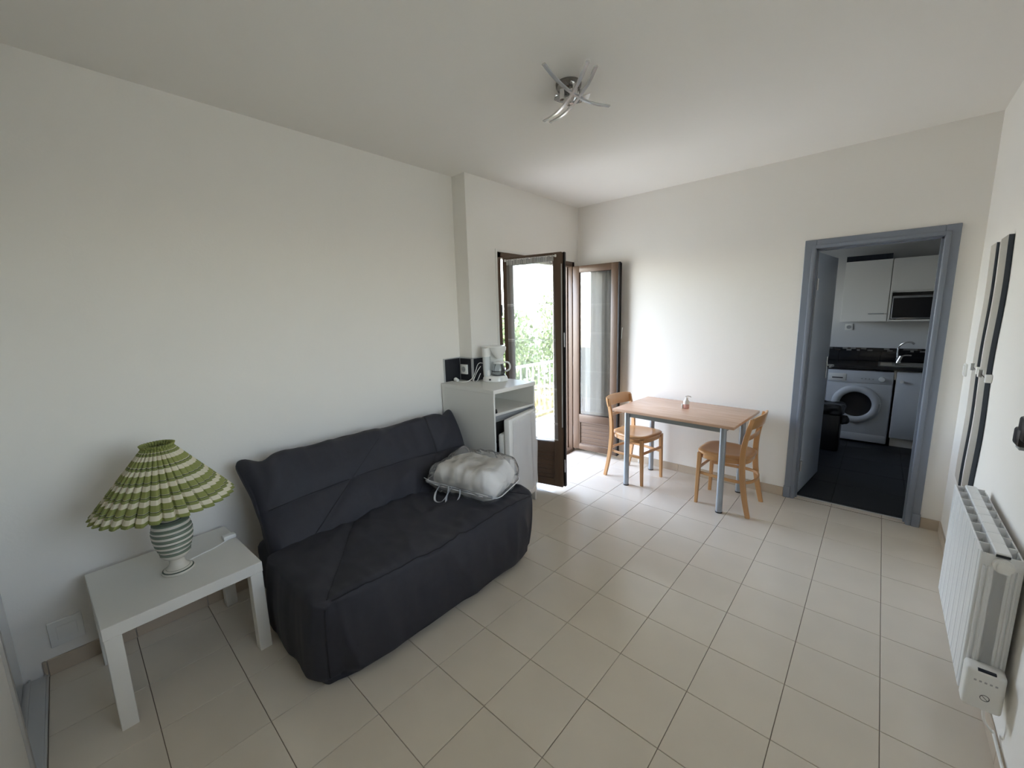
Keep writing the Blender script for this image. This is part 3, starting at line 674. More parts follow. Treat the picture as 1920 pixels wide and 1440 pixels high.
prof += [(.056, .248), (.036, .256), (.018, .260), (.014, .275), (0, .275)]
lathe(bm, prof, 48); vz = obj('ceramic_base', bm, VASE, lp, angle=60)
bm = B(); cyl(bm, (0, 0, .270), (0, 0, .335), .015, n=16); obj('bulb_socket', bm, WPLAS, lp, angle=40)
# pleated shade
zb, zt, rb, rt, NP = .338, .598, .240, .050, 32
OL = (0.245, 0.265, 0.080); CR2 = (0.66, 0.61, 0.47); BK = (0.02, 0.025, 0.015); OLD = (0.205, 0.225, 0.075)
sb = []
for k in range(5):
    p0 = k * 0.2
    sb += [(p0 + .045, CR2), (p0 + .112, OLD), (p0 + .150, BK), (p0 + .157, CR2), (p0 + .162, OL)]
SHADE = ringmat('striped_shade_fabric', OL, sb, zb, zt - .004, 0.85)
snt = SHADE.node_tree; sbs = snt.nodes['Principled BSDF']
nn = snt.nodes.new('ShaderNodeTexNoise'); nn.inputs['Scale'].default_value = 260; bb = snt.nodes.new('ShaderNodeBump'); bb.inputs['Strength'].default_value = .25; bb.inputs['Distance'].default_value = .002
snt.links.new(nn.outputs[0], bb.inputs['Height']); snt.links.new(bb.outputs[0], sbs.inputs['Normal'])
bm = B(); rnd = random.Random(11); jit = [rnd.uniform(-.25, .25) for _ in range(NP)]; rows = []; NR = 26
for j in range(NR + 1):
    v = j / NR; z = zb + (zt - zb) * v; r0 = rb + (rt - rb) * v; row = []
    amp = .0165 * (1 - v) + .0050 * v
    for i in range(NP * 6):
        pl = i // 6; f = i % 6; a = 2 * pi * (pl + (f + jit[pl] * sin(pi * f / 6)) / 6) / NP
        dr = (-.8, .2, .55, .8, 1, .9)[f] * amp
        row.append(bm.verts.new(((r0 + dr) * cos(a), (r0 + dr) * sin(a), z + (0.002 * sin(pl * 2.3) if j == 0 else 0))))
    rows.append(row)
n_ = NP * 6
for j in range(NR):
    for i in range(n_): bm.faces.new((rows[j][i], rows[j][(i + 1) % n_], rows[j + 1][(i + 1) % n_], rows[j + 1][i]))
sh = obj('lamp_shade', bm, SHADE, lp, angle=28); so_ = sh.modifiers.new('thickness', 'SOLIDIFY'); so_.thickness = .0012
bm = B(); rows = []
for j in range(3):
    row = []
    for i in range(n_):
        a = 2 * pi * i / n_; row.append(bm.verts.new(((rt + .004 * j + .0055 * sin(i * 1.05 * 6 / 6 * 1.0 * pi / 3)) * cos(a), (rt + .004 * j + .0055 * sin(i * pi / 3)) * sin(a), zt - .006 + j * .009)))
    rows.append(row)
for j in range(2):
    for i in range(n_): bm.faces.new((rows[j][i], rows[j][(i + 1) % n_], rows[j + 1][(i + 1) % n_], rows[j + 1][i]))
rf = obj('ruffle', bm, mat('olive_fabric', OL, .85), sh, smooth=True); rf.modifiers.new('thickness', 'SOLIDIFY').thickness = .001
bm = B()
for k in range(3): a = k * 2.094; cyl(bm, (.015 * cos(a), .015 * sin(a), .335), (rt * cos(a), rt * sin(a), zt - .012), .0015, n=6)
obj('shade_carrier', bm, STEEL, lp)
cd = tube('cord', [(-.045, .03, .004), (-.07, .10, .004), (-.085, .155, .004), (-.12, .215, .004), (-.145, .245, .005)], .0032, WPLAS, lp, 8)
bm = B(); box(bm, (-.162, .205, .002), (-.120, .262, .024), .006); o = obj('inline_switch', bm, WPLAS, lp, angle=40)

# ---------------------------------------------------------------- sofa
sf = thing('sofa_bed', 'armless charcoal quilted sofa bed against the left wall', 'sofa', (0, 0, 0))
# seat block: x -2.30..-1.70 ; y -2.51..-1.08 ; z .01-.43
cx, cy, cz = -2.02, -1.795, .222; hx, hy, hz = .325, .715, .212
def g(d, s): return math.exp(-(d / s) ** 2)
def segd(p, a, b):
    ax, ay = a; bx_, by = b; dx, dy = bx_ - ax, by - ay; t = max(0, min(1, ((p[0] - ax) * dx + (p[1] - ay) * dy) / (dx * dx + dy * dy)))
    return math.hypot(p[0] - ax - t * dx, p[1] - ay - t * dy)
def seatfn(p, n):
    q = p.copy(); zt_ = (p.z + hz) / (2 * hz)              # 0 bottom 1 top
    # plan taper: bottom corners pulled round by elastic, slight belly
    corner = max(0, abs(p.y) / hy) ** 6 * max(0, p.x / hx if p.x > 0 else 0) ** 6
    low = (1 - zt_)
    q.x -= corner * (.05 + .05 * low); q.y -= math.copysign(corner * (.03 + .05 * low), p.y)
    belly = sin(pi * min(1, max(0, zt_))) * .012
    if n.x > .3: q.x += belly + .010 * low
    if abs(n.y) > .3: q.y += math.copysign(belly + (.030 * low if p.y < 0 else .0), n.y)
    if zt_ < .10: q.x -= max(0, n.x) * (.10 - zt_) * .35; q.y -= math.copysign(max(0, abs(n.y)) * (.10 - zt_) * .35, p.y)
    # vertical folds on the front and left faces
    if n.x > .4:
        amp = .007 * sin(pi * min(1, zt_ * 1.05)) + .002
        q.x += 1.5 * amp * (nz(p.y * 7 + .6 * p.z, p.z * 1.6, 3.1) + .5 * nz(p.y * 17, p.z * 3, 8)) + 3.0 * amp * fold(p.y * 5 + p.z * 1.2, p.z * 1.1, 2.2) * (1 - .5 * zt_)
        q.x -= .010 * g(p.y + .668, .010)
    if abs(n.y) > .4:
        q.y += math.copysign(1, n.y) * .010 * (nz(p.x * 8, p.z * 2, 9.3) + .5 * nz(p.x * 18, p.z * 4, 2))
    if n.z > .4:
        q.z += .010 * (1 - (p.x / hx) ** 2) * (1 - (p.y / hy) ** 2) + .014 * nz(p.x * 5, p.y * 5, .2) + .007 * nz(p.x * 9, p.y * 16, 5) + .018 * fold(p.x * 3 + p.y * 3.5, p.y * 2.5, 4) * g(p.y - .1, .45)
        q.z += .006 * nz(p.x * 4, p.y * 26, 2.2) * max(0, p.x / hx)
        for a, b in (((.30, -.68), (-.33, -.22)), ((.30, .66), (-.33, .22)), ((-.33, -.22), (-.33, .22))):
            q.z -= .006 * g(segd((p.x, p.y), a, b), .010) + .012 * g(segd((p.x, p.y), a, b), .045)
    # piping ridge along the top edge
    e = abs(zt_ - .93)
    if n.x > .3 and n.z < .75: q.x -= .005 * g(zt_ - .885, .018)
    if abs(n.y) > .3 and n.z < .75: q.y -= math.copysign(.004 * g(zt_ - .885, .018), n.y)
    return q
bm = softbox((hx, hy, hz), .045, .0145, seatfn); o = obj('seat', bm, FABRIC, sf, smooth=True); o.location = (cx, cy, cz)
# backrest slab
BL, BH, BT = .745, .315, .085
bot = Vector((-2.335, 0, .315)); top = Vector((-2.665, 0, .785)); ax_ = (top - bot).normalized(); tilt = math.atan2(-ax_.x, ax_.z)
def backfn(p, n):
    q = p.copy(); u = p.y / BL; v = (p.z + BH) / (2 * BH)
    th = 1 - .35 * abs(u) ** 8
    q.x *= th
    q.x += (.018 * (1 - u ** 4) * (1 - (2 * v - 1) ** 4)) * (1 if n.x > 0 else 0)
    # ears at the upper corners, sagging edge between them
    ear = max(0, (abs(u) - .86) / .14) ** 1.6 * max(0, (v - .72) / .28) ** 1.4
    q.z += .055 * ear; q.y += math.copysign(.020 * ear, u); q.x *= (1 - .5 * ear); q.x -= .02 * ear
    dip = g(abs(u) - .86, .06) * max(0, v - .6) / .4
    q.z -= .028 * dip
    if v > .6: q.z += .010 * nz(p.y * 3, 1, 7) * (v - .6) / .4
    q.y -= math.copysign(.035, u) * abs(u) ** 10 * (1 - g(v - 1, .25)) * .6
    if n.x > .2:
        q.x += .015 * nz(p.y * 5 + p.z * 3, p.z * 3, 1.5) + .009 * nz(p.y * 12, p.z * 4, 4) + .016 * fold(p.y * 4 - p.z * 3, p.z * 2.4 + .3, 6) * (1 - abs(u) ** 3)
        q.x += .010 * nz(p.y * 20, p.z * 5, 4.7) * g(v - 1, .25)
        q.x -= .009 * g(v - .52 - .03 * cos(u * 2), .018) + .016 * g(v - .52 - .03 * cos(u * 2), .09)
        q.x -= (.008 * g(p.y - .44, .009) + .012 * g(p.y - .44, .05)) * (1 if v > .5 else 0)
        q.x -= .007 * g(segd((p.y, p.z), (-.62, -BH), (-.22, .03)), .012) + .008 * g(segd((p.y, p.z), (-.62, -BH), (-.22, .03)), .05)
        q.x -= .005 * g(segd((p.y, p.z), (-.22, .03), (.02, .22)), .010)
        q.x -= .005 * g(segd((p.y, p.z), (.05, -BH), (.44, .03)), .010)
    else:
        q += n * .005 * nz(p.x * 9, p.y * 9, p.z * 9)
    return q
bm = softbox((BT, BL, BH), .055, .0145, backfn); o = obj('backrest', bm, FABRIC, sf, smooth=True)
o.location = ((bot + top) / 2).x, -1.752, ((bot + top) / 2).z; o.rotation_euler = (0, -tilt, 0)
def seam(pts, fn, par, nrm, r=.0032):  # dark tubes stand in for crease shade along the seams
    tube('seam', [fn(p, nrm) + nrm * .0008 for p in pts], r, PIPING_CREASE, par, 6, smooth_path=False)
def ln(a, b, n=40): return [Vector(a) + (Vector(b) - Vector(a)) * k / n for k in range(n + 1)]
NX = Vector((1, 0, 0)); NZ = Vector((0, 0, 1)); bk_ = o
hz_line = []
for k in range(81):
    y_ = -BL * .93 + 2 * BL * .93 * k / 80; hz_line.append(Vector((BT, y_, (.52 + .03 * cos(y_ / BL * 2)) * 2 * BH - BH)))
seam(hz_line, backfn, bk_, NX)
seam(ln((BT, .44, .03), (BT, .44, BH * .93)), backfn, bk_, NX)
seam(ln((BT, -.62, -BH * .9), (BT, -.22, .03)), backfn, bk_, NX)
seam(ln((BT, -.22, .03), (BT, .02, .22)), backfn, bk_, NX, .0015)
seam(ln((BT, .05, -BH * .9), (BT, .44, .03)), backfn, bk_, NX, .0015)
st_ = [c for c in sf.children if c.name.startswith('seat')][0]
for a, b in (((.28, -.67), (-.30, -.24)), ((.28, .65), (-.30, .24))):
    seam(ln((a[0], a[1], hz), (b[0], b[1], hz)), seatfn, st_, NZ)
# under-frame behind the seat
def rearfn(p, n): return p + n * .006 * nz(p.x * 8, p.y * 8, p.z * 6)
bm = softbox((.215, .69, .16), .05, .03, rearfn); o = obj('rear_cover', bm, FABRIC, sf, smooth=True); o.location = (-2.50, -1.77, .175)
# piping tubes
off_ = Vector((cx, cy, cz)); r_ = .045; s2 = .7071
def ridge(y, sy=0):
    p = Vector((hx - r_ + r_ * s2, y, hz - r_ + r_ * s2)); return seatfn(p, Vector((s2, 0, s2))) + off_ + Vector((.002, 0, .002))
tube('piping', [ridge(-hy + .05 + (2 * hy - .10) * k / 60) for k in range(61)], .0035, PIPING_CREASE, sf, 6, smooth_path=False)
tube('piping', [seatfn(Vector((hx - r_ + r_ * s2, -hy + r_ - r_ * s2, hz - .045 - (2 * hz - .09) * k / 24)), Vector((s2, -s2, 0))) + off_ + Vector((.002, -.002, 0)) for k in range(25)], .0035, PIPING_CREASE, sf, 6, smooth_path=False)

# ---------------------------------------------------------------- pillow in a clear bag on the sofa
PB = Matrix.Translation((-2.060, -1.325, .530)) @ Matrix.Rotation(radians(17), 4, 'Z') @ Matrix.Rotation(radians(4), 4, 'Y')
pw, ph_, pt_ = .235, .175, .095
def pilfn(p, n):
    u = p.x / pw; v = p.y / ph_; k = (1 - abs(u) ** 7 * .60) * (1 - abs(v) ** 8 * .45) * (1.0 + .12 * u - .05 * v)
    q = p.copy(); q.z *= k
    q.x *= 1 - .05 * (1 - abs(v) ** 2) * 0 - .04 * abs(v) ** 3; q.y *= 1 - .07 * abs(u) ** 3
    q.z += (.020 * nz(p.x * 9, p.y * 9, 2) + .010 * nz(p.x * 24, p.y * 18, 6)) * (1 if n.z > 0 else .3)
    q += n * (.009 * nz(p.x * 16, p.y * 16, p.z * 16) + .008 * fold(p.x * 9, p.y * 9, p.z * 3))
    return q
pil = thing('pillow', 'white pillow packed inside the clear zipped bag on the sofa', 'pillow', PB.to_translation()); pil.rotation_euler = PB.to_euler()
bm = softbox((pw, ph_, pt_), .05, .010, pilfn); obj('pillow_body', bm, PILLOW, pil, smooth=True)
bag = thing('storage_bag', 'clear plastic zipped bag with white piping on the sofa seat', 'bag', PB.to_translation()); bag.rotation_euler = PB.to_euler()
def bagf(p, n):
    q = pilfn(Vector((p.x * pw / (pw + .022), p.y * ph_ / (ph_ + .014), p.z)), n * 0)
    q.x *= (pw + .022) / pw; q.y *= (ph_ + .014) / ph_
    q += n * (.010 + .006 * nz(p.x * 12, p.y * 12 + 5, p.z * 9) + .009 * fold(p.x * 10 + 3, p.y * 10, p.z * 6))
    # crumpled empty corner at the back
    e = max(0, p.y / ph_ - .35) * max(0, p.z / pt_)
    q.z += .045 * e * (1 + nz(p.x * 8, 2, 1)); return q
bm = softbox((pw + .022, ph_ + .014, pt_ + .004), .045, .011, bagf); obj('film', bm, FILM, bag, smooth=True)
# piping around the lower seam
pp = []
for k in range(40):
    a = 2 * pi * k / 40; c_, s_ = cos(a), sin(a); e_ = .32
    X = math.copysign(abs(c_) ** e_, c_) * (pw + .036); Y = math.copysign(abs(s_) ** e_, s_) * (ph_ + .024)
    pp.append((X, Y, -.028 + .006 * nz(X * 6, Y * 6, 1)))
tube('piping', pp, .0030, PAPERW, bag, 8, closed=True)
bm = B()   # zip band along the near-left side
ys = -(ph_ + .022)
bm = B(); rows = []
for j in range(2):
    rows.append([bm.verts.new((-pw - .015 + (2 * pw + .02) * i / 30, ys + .006 * nz(i * .4, j, 1) - .002, -.030 + j * .020 + .004 * nz(i * .3, 4, 0))) for i in range(31)])
for i in range(30): bm.faces.new((rows[0][i], rows[0][i + 1], rows[1][i + 1], rows[1][i]))
z_ = obj('zip_band', bm, STRAP, bag, smooth=True); z_.modifiers.new('t', 'SOLIDIFY').thickness = .002
tube('zip_edge', [(-pw - .035, ys + .01, -.006), (-pw * .8, ys - .004, -.010), (0, ys - .006, -.012), (pw * .9, ys - .002, -.014)], .0018, PAPERW, bag, 6)
for xo in (-.100, -.015):
    bm = B()
    pts = catmull([(xo - .030, ys - .003, -.015), (xo - .045, ys - .035, -.060), (xo - .015, ys - .085, -.086), (xo + .030, ys - .080, -.084), (xo + .040, ys - .030, -.055), (xo + .030, ys - .003, -.013)], 7)
    sweep(bm, pts, rrect(.0016, .016, .0006), up=(0, -1, .2)); obj('handle', bm, STRAP, bag, smooth=True)

# ---------------------------------------------------------------- mini fridge cabinet + fridge
fx_, fy0, fy1 = -2.21, -.968, -.483
cab = thing('fridge_cabinet', 'white tall housing unit with open niche above the small fridge', 'cabinet', (0, 0, 0))
bm = B(); box(bm, (XL + .012, fy0 - .004, 1.002), (fx_ + .006, fy1 + .004, 1.032), .002, 1); obj('top_panel', bm, WHITEMAT, cab)
bm = B(); box(bm, (XL + .012, fy0, 0.0), (fx_, fy0 + .016, 1.0015), .001, 1); obj('side_panel', bm, WHITEMAT, cab)
bm = B(); box(bm, (-2.655, fy1 - .016, 0.0), (fx_, fy1, 1.0015), .001, 1); obj('side_panel', bm, WHITEMAT, cab)
bm = B(); box(bm, (-2.655, fy0 + .017, .832), (fx_ - .001, fy1 - .017, .850), .001, 1); obj('shelf', bm, WHITEMAT, cab)
bm = B(); box(bm, (-2.663, fy0 + .017, .10), (-2.656, fy1 - .003, 1.0)); obj('back_panel', bm, WHITEMAT, cab)
bm = B(); lathe(bm, [(0, 0), (.020, 0), (.022, .006), (.018, .028), (0, .032)], 20); o = obj('niche_knob', bm, BLACK, None, angle=40); o.name = 'black_cap'; o.location = (-2.235, -.935, .8505); tag(o, 'small black cap in the left corner of the cabinet niche', 'cap')
fr = thing('mini_fridge', 'small white fridge with its door ajar inside the housing unit', 'fridge', (0, 0, 0))
bm = B(); y0_, y1_ = fy0 + .020, fy1 - .020; xf = fx_ - .028
for lo, hi in (((-2.640, y0_, .030), (xf, y0_ + .022, .822)), ((-2.640, y1_ - .022, .030), (xf, y1_, .822)), ((-2.640, y0_ + .022, .775), (xf, y1_ - .022, .822)), ((-2.640, y0_ + .022, .030), (xf, y1_ - .022, .075)), ((-2.640, y0_ + .022, .075), (-2.615, y1_ - .022, .775))): box(bm, lo, hi, .003, 1)
obj('body', bm, GPLAS, fr)
bm = B(); box(bm, (-2.60, y0_ + .024, .60), (xf - .03, y1_ - .024, .612)); box(bm, (-2.60, y0_ + .024, .40), (xf - .05, y1_ - .024, .406)); obj('shelf', bm, DGREY, fr)
bm = B(); box(bm, (-2.60, y0_ + .024, .612), (xf - .035, y1_ - .024, .765), .004); obj('freezer_box', bm, DGREY, fr)
th_ = radians(12.5); fd = bpy.data.objects.new('door', None); COL.objects.link(fd); fd.parent = fr; fd.location = (fx_ + .024, y1_ + .002, 0); fd.rotation_euler = (0, 0, th_)
# local: door extends to -y, thickness -x
bm = B(); box(bm, (-.045, -.446, .10), (0, 0, .818), .008); obj('door_shell', bm, WHITE, fd, angle=35)
bm = B(); box(bm, (-.105, -.436, .14), (-.046, -.035, .70), .016, 3); obj('door_liner', bm, WPLAS, fd, angle=35)
bm = B(); box(bm, (-.051, -.438, .115), (-.0455, -.010, .805), .003, 1); obj('door_seal', bm, GPLAS, fd)
bm = B(); rows = []
for j in range(31):
    row = []
    for i in range(21):
        y = -.40 + .405 * i / 20; z = .80 - .64 * j / 30
        row.append(bm.verts.new((.006 + .006 * max(0, nz(y * 9 + z * 3, z * 4, 5)) + .010 * g0(y + .10 + .05 * z), y + .012 * nz(z * 5, i, 3) * (i in (0, 20)), z)))
    rows.append(row)
for j in range(30):
    for i in range(20): bm.faces.new((rows[j][i], rows[j][i + 1], rows[j + 1][i + 1], rows[j + 1][i]))
obj('protective_film', bm, STRAP, fd, smooth=True)
bm = B(); box(bm, (-.035, -.03, .8185), (-.008, .004, .830), .002, 1); obj('hinge', bm, STEEL, fd)

# dark splash tiles above the cabinet with light trim
spl = bpy.data.objects.new('trim_3', None); COL.objects.link(spl); struct(spl, 'dark square splash tiles with light metal edging above the cabinet')
DT = mat('anthracite_tile', (0.018, 0.019, 0.024), 0.3, var=.1)
zt0, zt1 = 1.034, 1.222
def sptile(lo, hi): bm = B(); box(bm, lo, hi, .001, 1); obj('tile', bm, DT, spl)
sptile((XL + .0005, -.920, zt0), (XL + .009, YC - .012, zt1)); sptile((XL + .012, YC - .009, zt0), (XW - .004, YC - .0005, zt1)); sptile((XW + .0005, YC + .006, zt0), (XW + .009, WY0 - .03, zt1))
bm = B()
for lo, hi in (((XL + .0005, -.930, zt0), (XL + .011, -.921, zt1 + .008)), ((XL + .0005, -.921, zt1), (XL + .011, YC, zt1 + .008)), ((XL + .0095, YC - .011, zt1), (XW + .010, YC, zt1 + .008)), ((XW - .004, YC - .011, zt0), (XW + .011, YC + .005, zt1 + .008)), ((XW + .0005, YC, zt1), (XW + .011, WY0 - .024, zt1 + .008)), ((XL + .0005, YC - .0115, zt0), (XL + .0115, YC - .0005, zt1)), ((XW + .0005, WY0 - .030, zt0), (XW + .011, WY0 - .023, zt1))): box(bm, lo, hi)
obj('edging', bm, ALU, spl)
outlet('wall_outlet', 'white double socket on the dark tile beside the coffee maker', (-2.755, YC - .010, 1.130), (radians(90), 0, 0), s=.082, d=.016)

# ---------------------------------------------------------------- coffee maker
cm = thing('coffee_maker', 'white drip coffee maker with glass carafe on the fridge cabinet', 'coffee maker', (-2.505, -.640, 1.0325), radians(38))
WP = WPLAS
def oval(bm, pts, n=32):       # pts: (cx, rx, ry, z)
    rings = [[bm.verts.new((c + rx * cos(2 * pi * k / n), ry * sin(2 * pi * k / n), z)) for k in range(n)] for c, rx, ry, z in pts]
    for A, Bq in zip(rings, rings[1:]):
        for k in range(n): bm.faces.new((A[k], A[(k + 1) % n], Bq[(k + 1) % n], Bq[k]))
    bm.faces.new(rings[0]); bm.faces.new(rings[-1])
bm = B(); oval(bm, [(0, .100, .070, 0), (0, .106, .076, .006), (0, .104, .074, .028), (0, .094, .066, .044), (.005, .080, .058, .050)]); obj('base', bm, WP, cm, angle=40)
bm = B(); cyl(bm, (.030, 0, .050), (.030, 0, .056), .055, n=32); obj('warming_plate', bm, DGREY, cm, angle=40)
bm = B(); box(bm, (-.045, .040, .045), (.066, .058, .235), .010, 3); obj('rear_housing', bm, WP, cm, angle=40)
TANK = mat('translucent_tank', (0.62, 0.66, 0.67), 0.2)
bm = B(); oval(bm, [(-.068, .030, .052, .048), (-.070, .031, .054, .10), (-.070, .032, .056, .215)]); obj('water_tank', bm, TANK, cm, angle=40)
bm = B(); oval(bm, [(-.070, .034, .058, .210), (-.068, .036, .060, .282)]); obj('tower', bm, WP, cm, angle=40)
bm = B(); box(bm, (-.075, -.050, .05), (-.040, .050, .10), .008); obj('tower_foot', bm, WP, cm, angle=40)
bm = B(); oval(bm, [(.032, .016, .016, .192), (.032, .030, .030, .205), (.032, .050, .050, .232), (.030, .066, .062, .262), (.028, .070, .065, .285)]); obj('filter_holder', bm, WP, cm, angle=40)
bm = B(); oval(bm, [(-.010, .100, .064, .285), (-.010, .102, .066, .291), (-.010, .096, .060, .298), (-.010, .080, .05, .300)]); obj('lid', bm, WP, cm, angle=40)
ca = bpy.data.objects.new('carafe', None); COL.objects.link(ca); ca.parent = cm; ca.location = (.030, 0, .0565)
bm = B(); lathe(bm, [(0, 0), (.046, 0), (.053, .008), (.056, .030), (.050, .062), (.040, .088), (.038, .094)], 36, cap=False); obj('glass_bowl', bm, CLEAR, ca, smooth=True)
bm = B(); lathe(bm, [(.039, .090), (.044, .092), (.044, .104), (.030, .112), (0, .113)], 32, cap=False); obj('carafe_lid', bm, WP, ca, angle=40)
bm = B(); lathe(bm, [(.0565, .026), (.0585, .026), (.0585, .034), (.0565, .034), (.0565, .026)], 36, cap=False); obj('band', bm, DGREY, ca, angle=40)
bm = B(); sweep(bm, catmull([(.042, 0, .100), (.075, 0, .102), (.094, 0, .080), (.092, 0, .045), (.062, 0, .026)], 7), rrect(.014, .012, .004), up=(0, 1, 0)); obj('carafe_handle', bm, WP, ca, angle=40)
bm = B(); box(bm, (-.045, -.077, .016), (-.028, -.070, .030), .002, 1); obj('power_switch', bm, DGREY, cm)
tube('power_cord', [(-2.575, -.705, 1.185), (-2.610, -.715, 1.187), (-2.635, -.72, 1.165), (-2.645, -.735, 1.115), (-2.655, -.76, 1.065), (-2.665, -.80, 1.040), (-2.69, -.835, 1.0365), (-2.725, -.850, 1.0365), (-2.745, -.850, 1.040)], .0030, WPLAS, None, 8)
pc = bpy.data.objects['power_cord']; pc.parent = cm; pc.matrix_parent_inverse = (Matrix.Translation(cm.location) @ Matrix.Rotation(radians(38), 4, 'Z')).inverted()
t2 = tube('power_cord', [(-2.600, -.715, 1.160), (-2.625, -.725, 1.125), (-2.640, -.740, 1.085), (-2.640, -.765, 1.037), (-2.62, -.745, 1.036), (-2.60, -.72, 1.10)], .0030, WPLAS, cm, 8); t2.matrix_parent_inverse = pc.matrix_parent_inverse
bm = B(); cyl(bm, (-2.742, -.850, 1.045), (-2.775, -.846, 1.050), .012, .018, n=16); cyl(bm, (-2.775, -.846, 1.050), (-2.783, -.845, 1.051), .018, .016, n=16); cyl(bm, (-2.783, -.853, 1.052), (-2.797, -.852, 1.054), .0022, n=8); cyl(bm, (-2.783, -.837, 1.052), (-2.797, -.836, 1.054), .0022, n=8)
pg = obj('plug', bm, WPLAS, cm, angle=40); pg.matrix_parent_inverse = pc.matrix_parent_inverse

# ---------------------------------------------------------------- dining table
TA = radians(-2.7)
dt = thing('dining_table', 'rectangular beech-top table with round grey steel legs', 'table', (-1.342, .503, 0), TA)
bm = B(); box(bm, (-.500, -.340, .704), (.500, .340, .727), .003, 2); obj('tabletop', bm, LAMIN, dt, angle=35)
lgx, lgy = .402, .247
for sx in (-1, 1):
    for sy in (-1, 1):
        bm = B(); cyl(bm, (sx * lgx, sy * lgy, .008), (sx * lgx, sy * lgy, .7035), .0235, n=28); l_ = obj('leg', bm, SILVER, dt, angle=40)
        bm = B(); cyl(bm, (sx * lgx, sy * lgy, 0), (sx * lgx, sy * lgy, .009), .0255, n=24); obj('foot_cap', bm, BLACK, l_, angle=40)
bm = B()
for s in (-1, 1):
    box(bm, (-lgx + .02, s * lgy - .008, .648), (lgx - .02, s * lgy + .008, .7035)); box(bm, (s * lgx - .008, -lgy + .02, .648), (s * lgx + .008, lgy - .02, .7035))
obj('apron', bm, APRON, dt)
# sanitiser bottle
BS_ = 1.3
bt = thing('pump_bottle', 'small bottle of pink liquid with white pump on the table', 'bottle', (-1.338, .545, .7275), radians(20))
bm = B(); oval(bm, [(0, .016, .011, 0), (0, .019, .014, .004), (0, .019, .014, .030)]); obj('liquid', bm, PINK, bt, angle=50)
bm = B(); oval(bm, [(0, .0192, .0142, .030), (0, .019, .014, .050), (0, .012, .010, .058), (0, .009, .009, .060)]); obj('bottle_body', bm, WPLAS, bt, angle=50)
bm = B(); cyl(bm, (0, 0, .060), (0, 0, .074), .010, n=16); cyl(bm, (0, 0, .074), (0, 0, .082), .004, n=10); sweep(bm, catmull([(-.008, 0, .083), (.008, 0, .086), (.022, 0, .083), (.026, 0, .077)], 4), rrect(.008, .007, .002)); obj('pump', bm, WPLAS, bt, angle=50)
bm = B(); box(bm, (-.030, -.010, 0), (-.020, .004, .030), .003); obj('label_tag', bm, WPLAS, bt, angle=40)

bt.scale = (BS_, BS_, BS_)
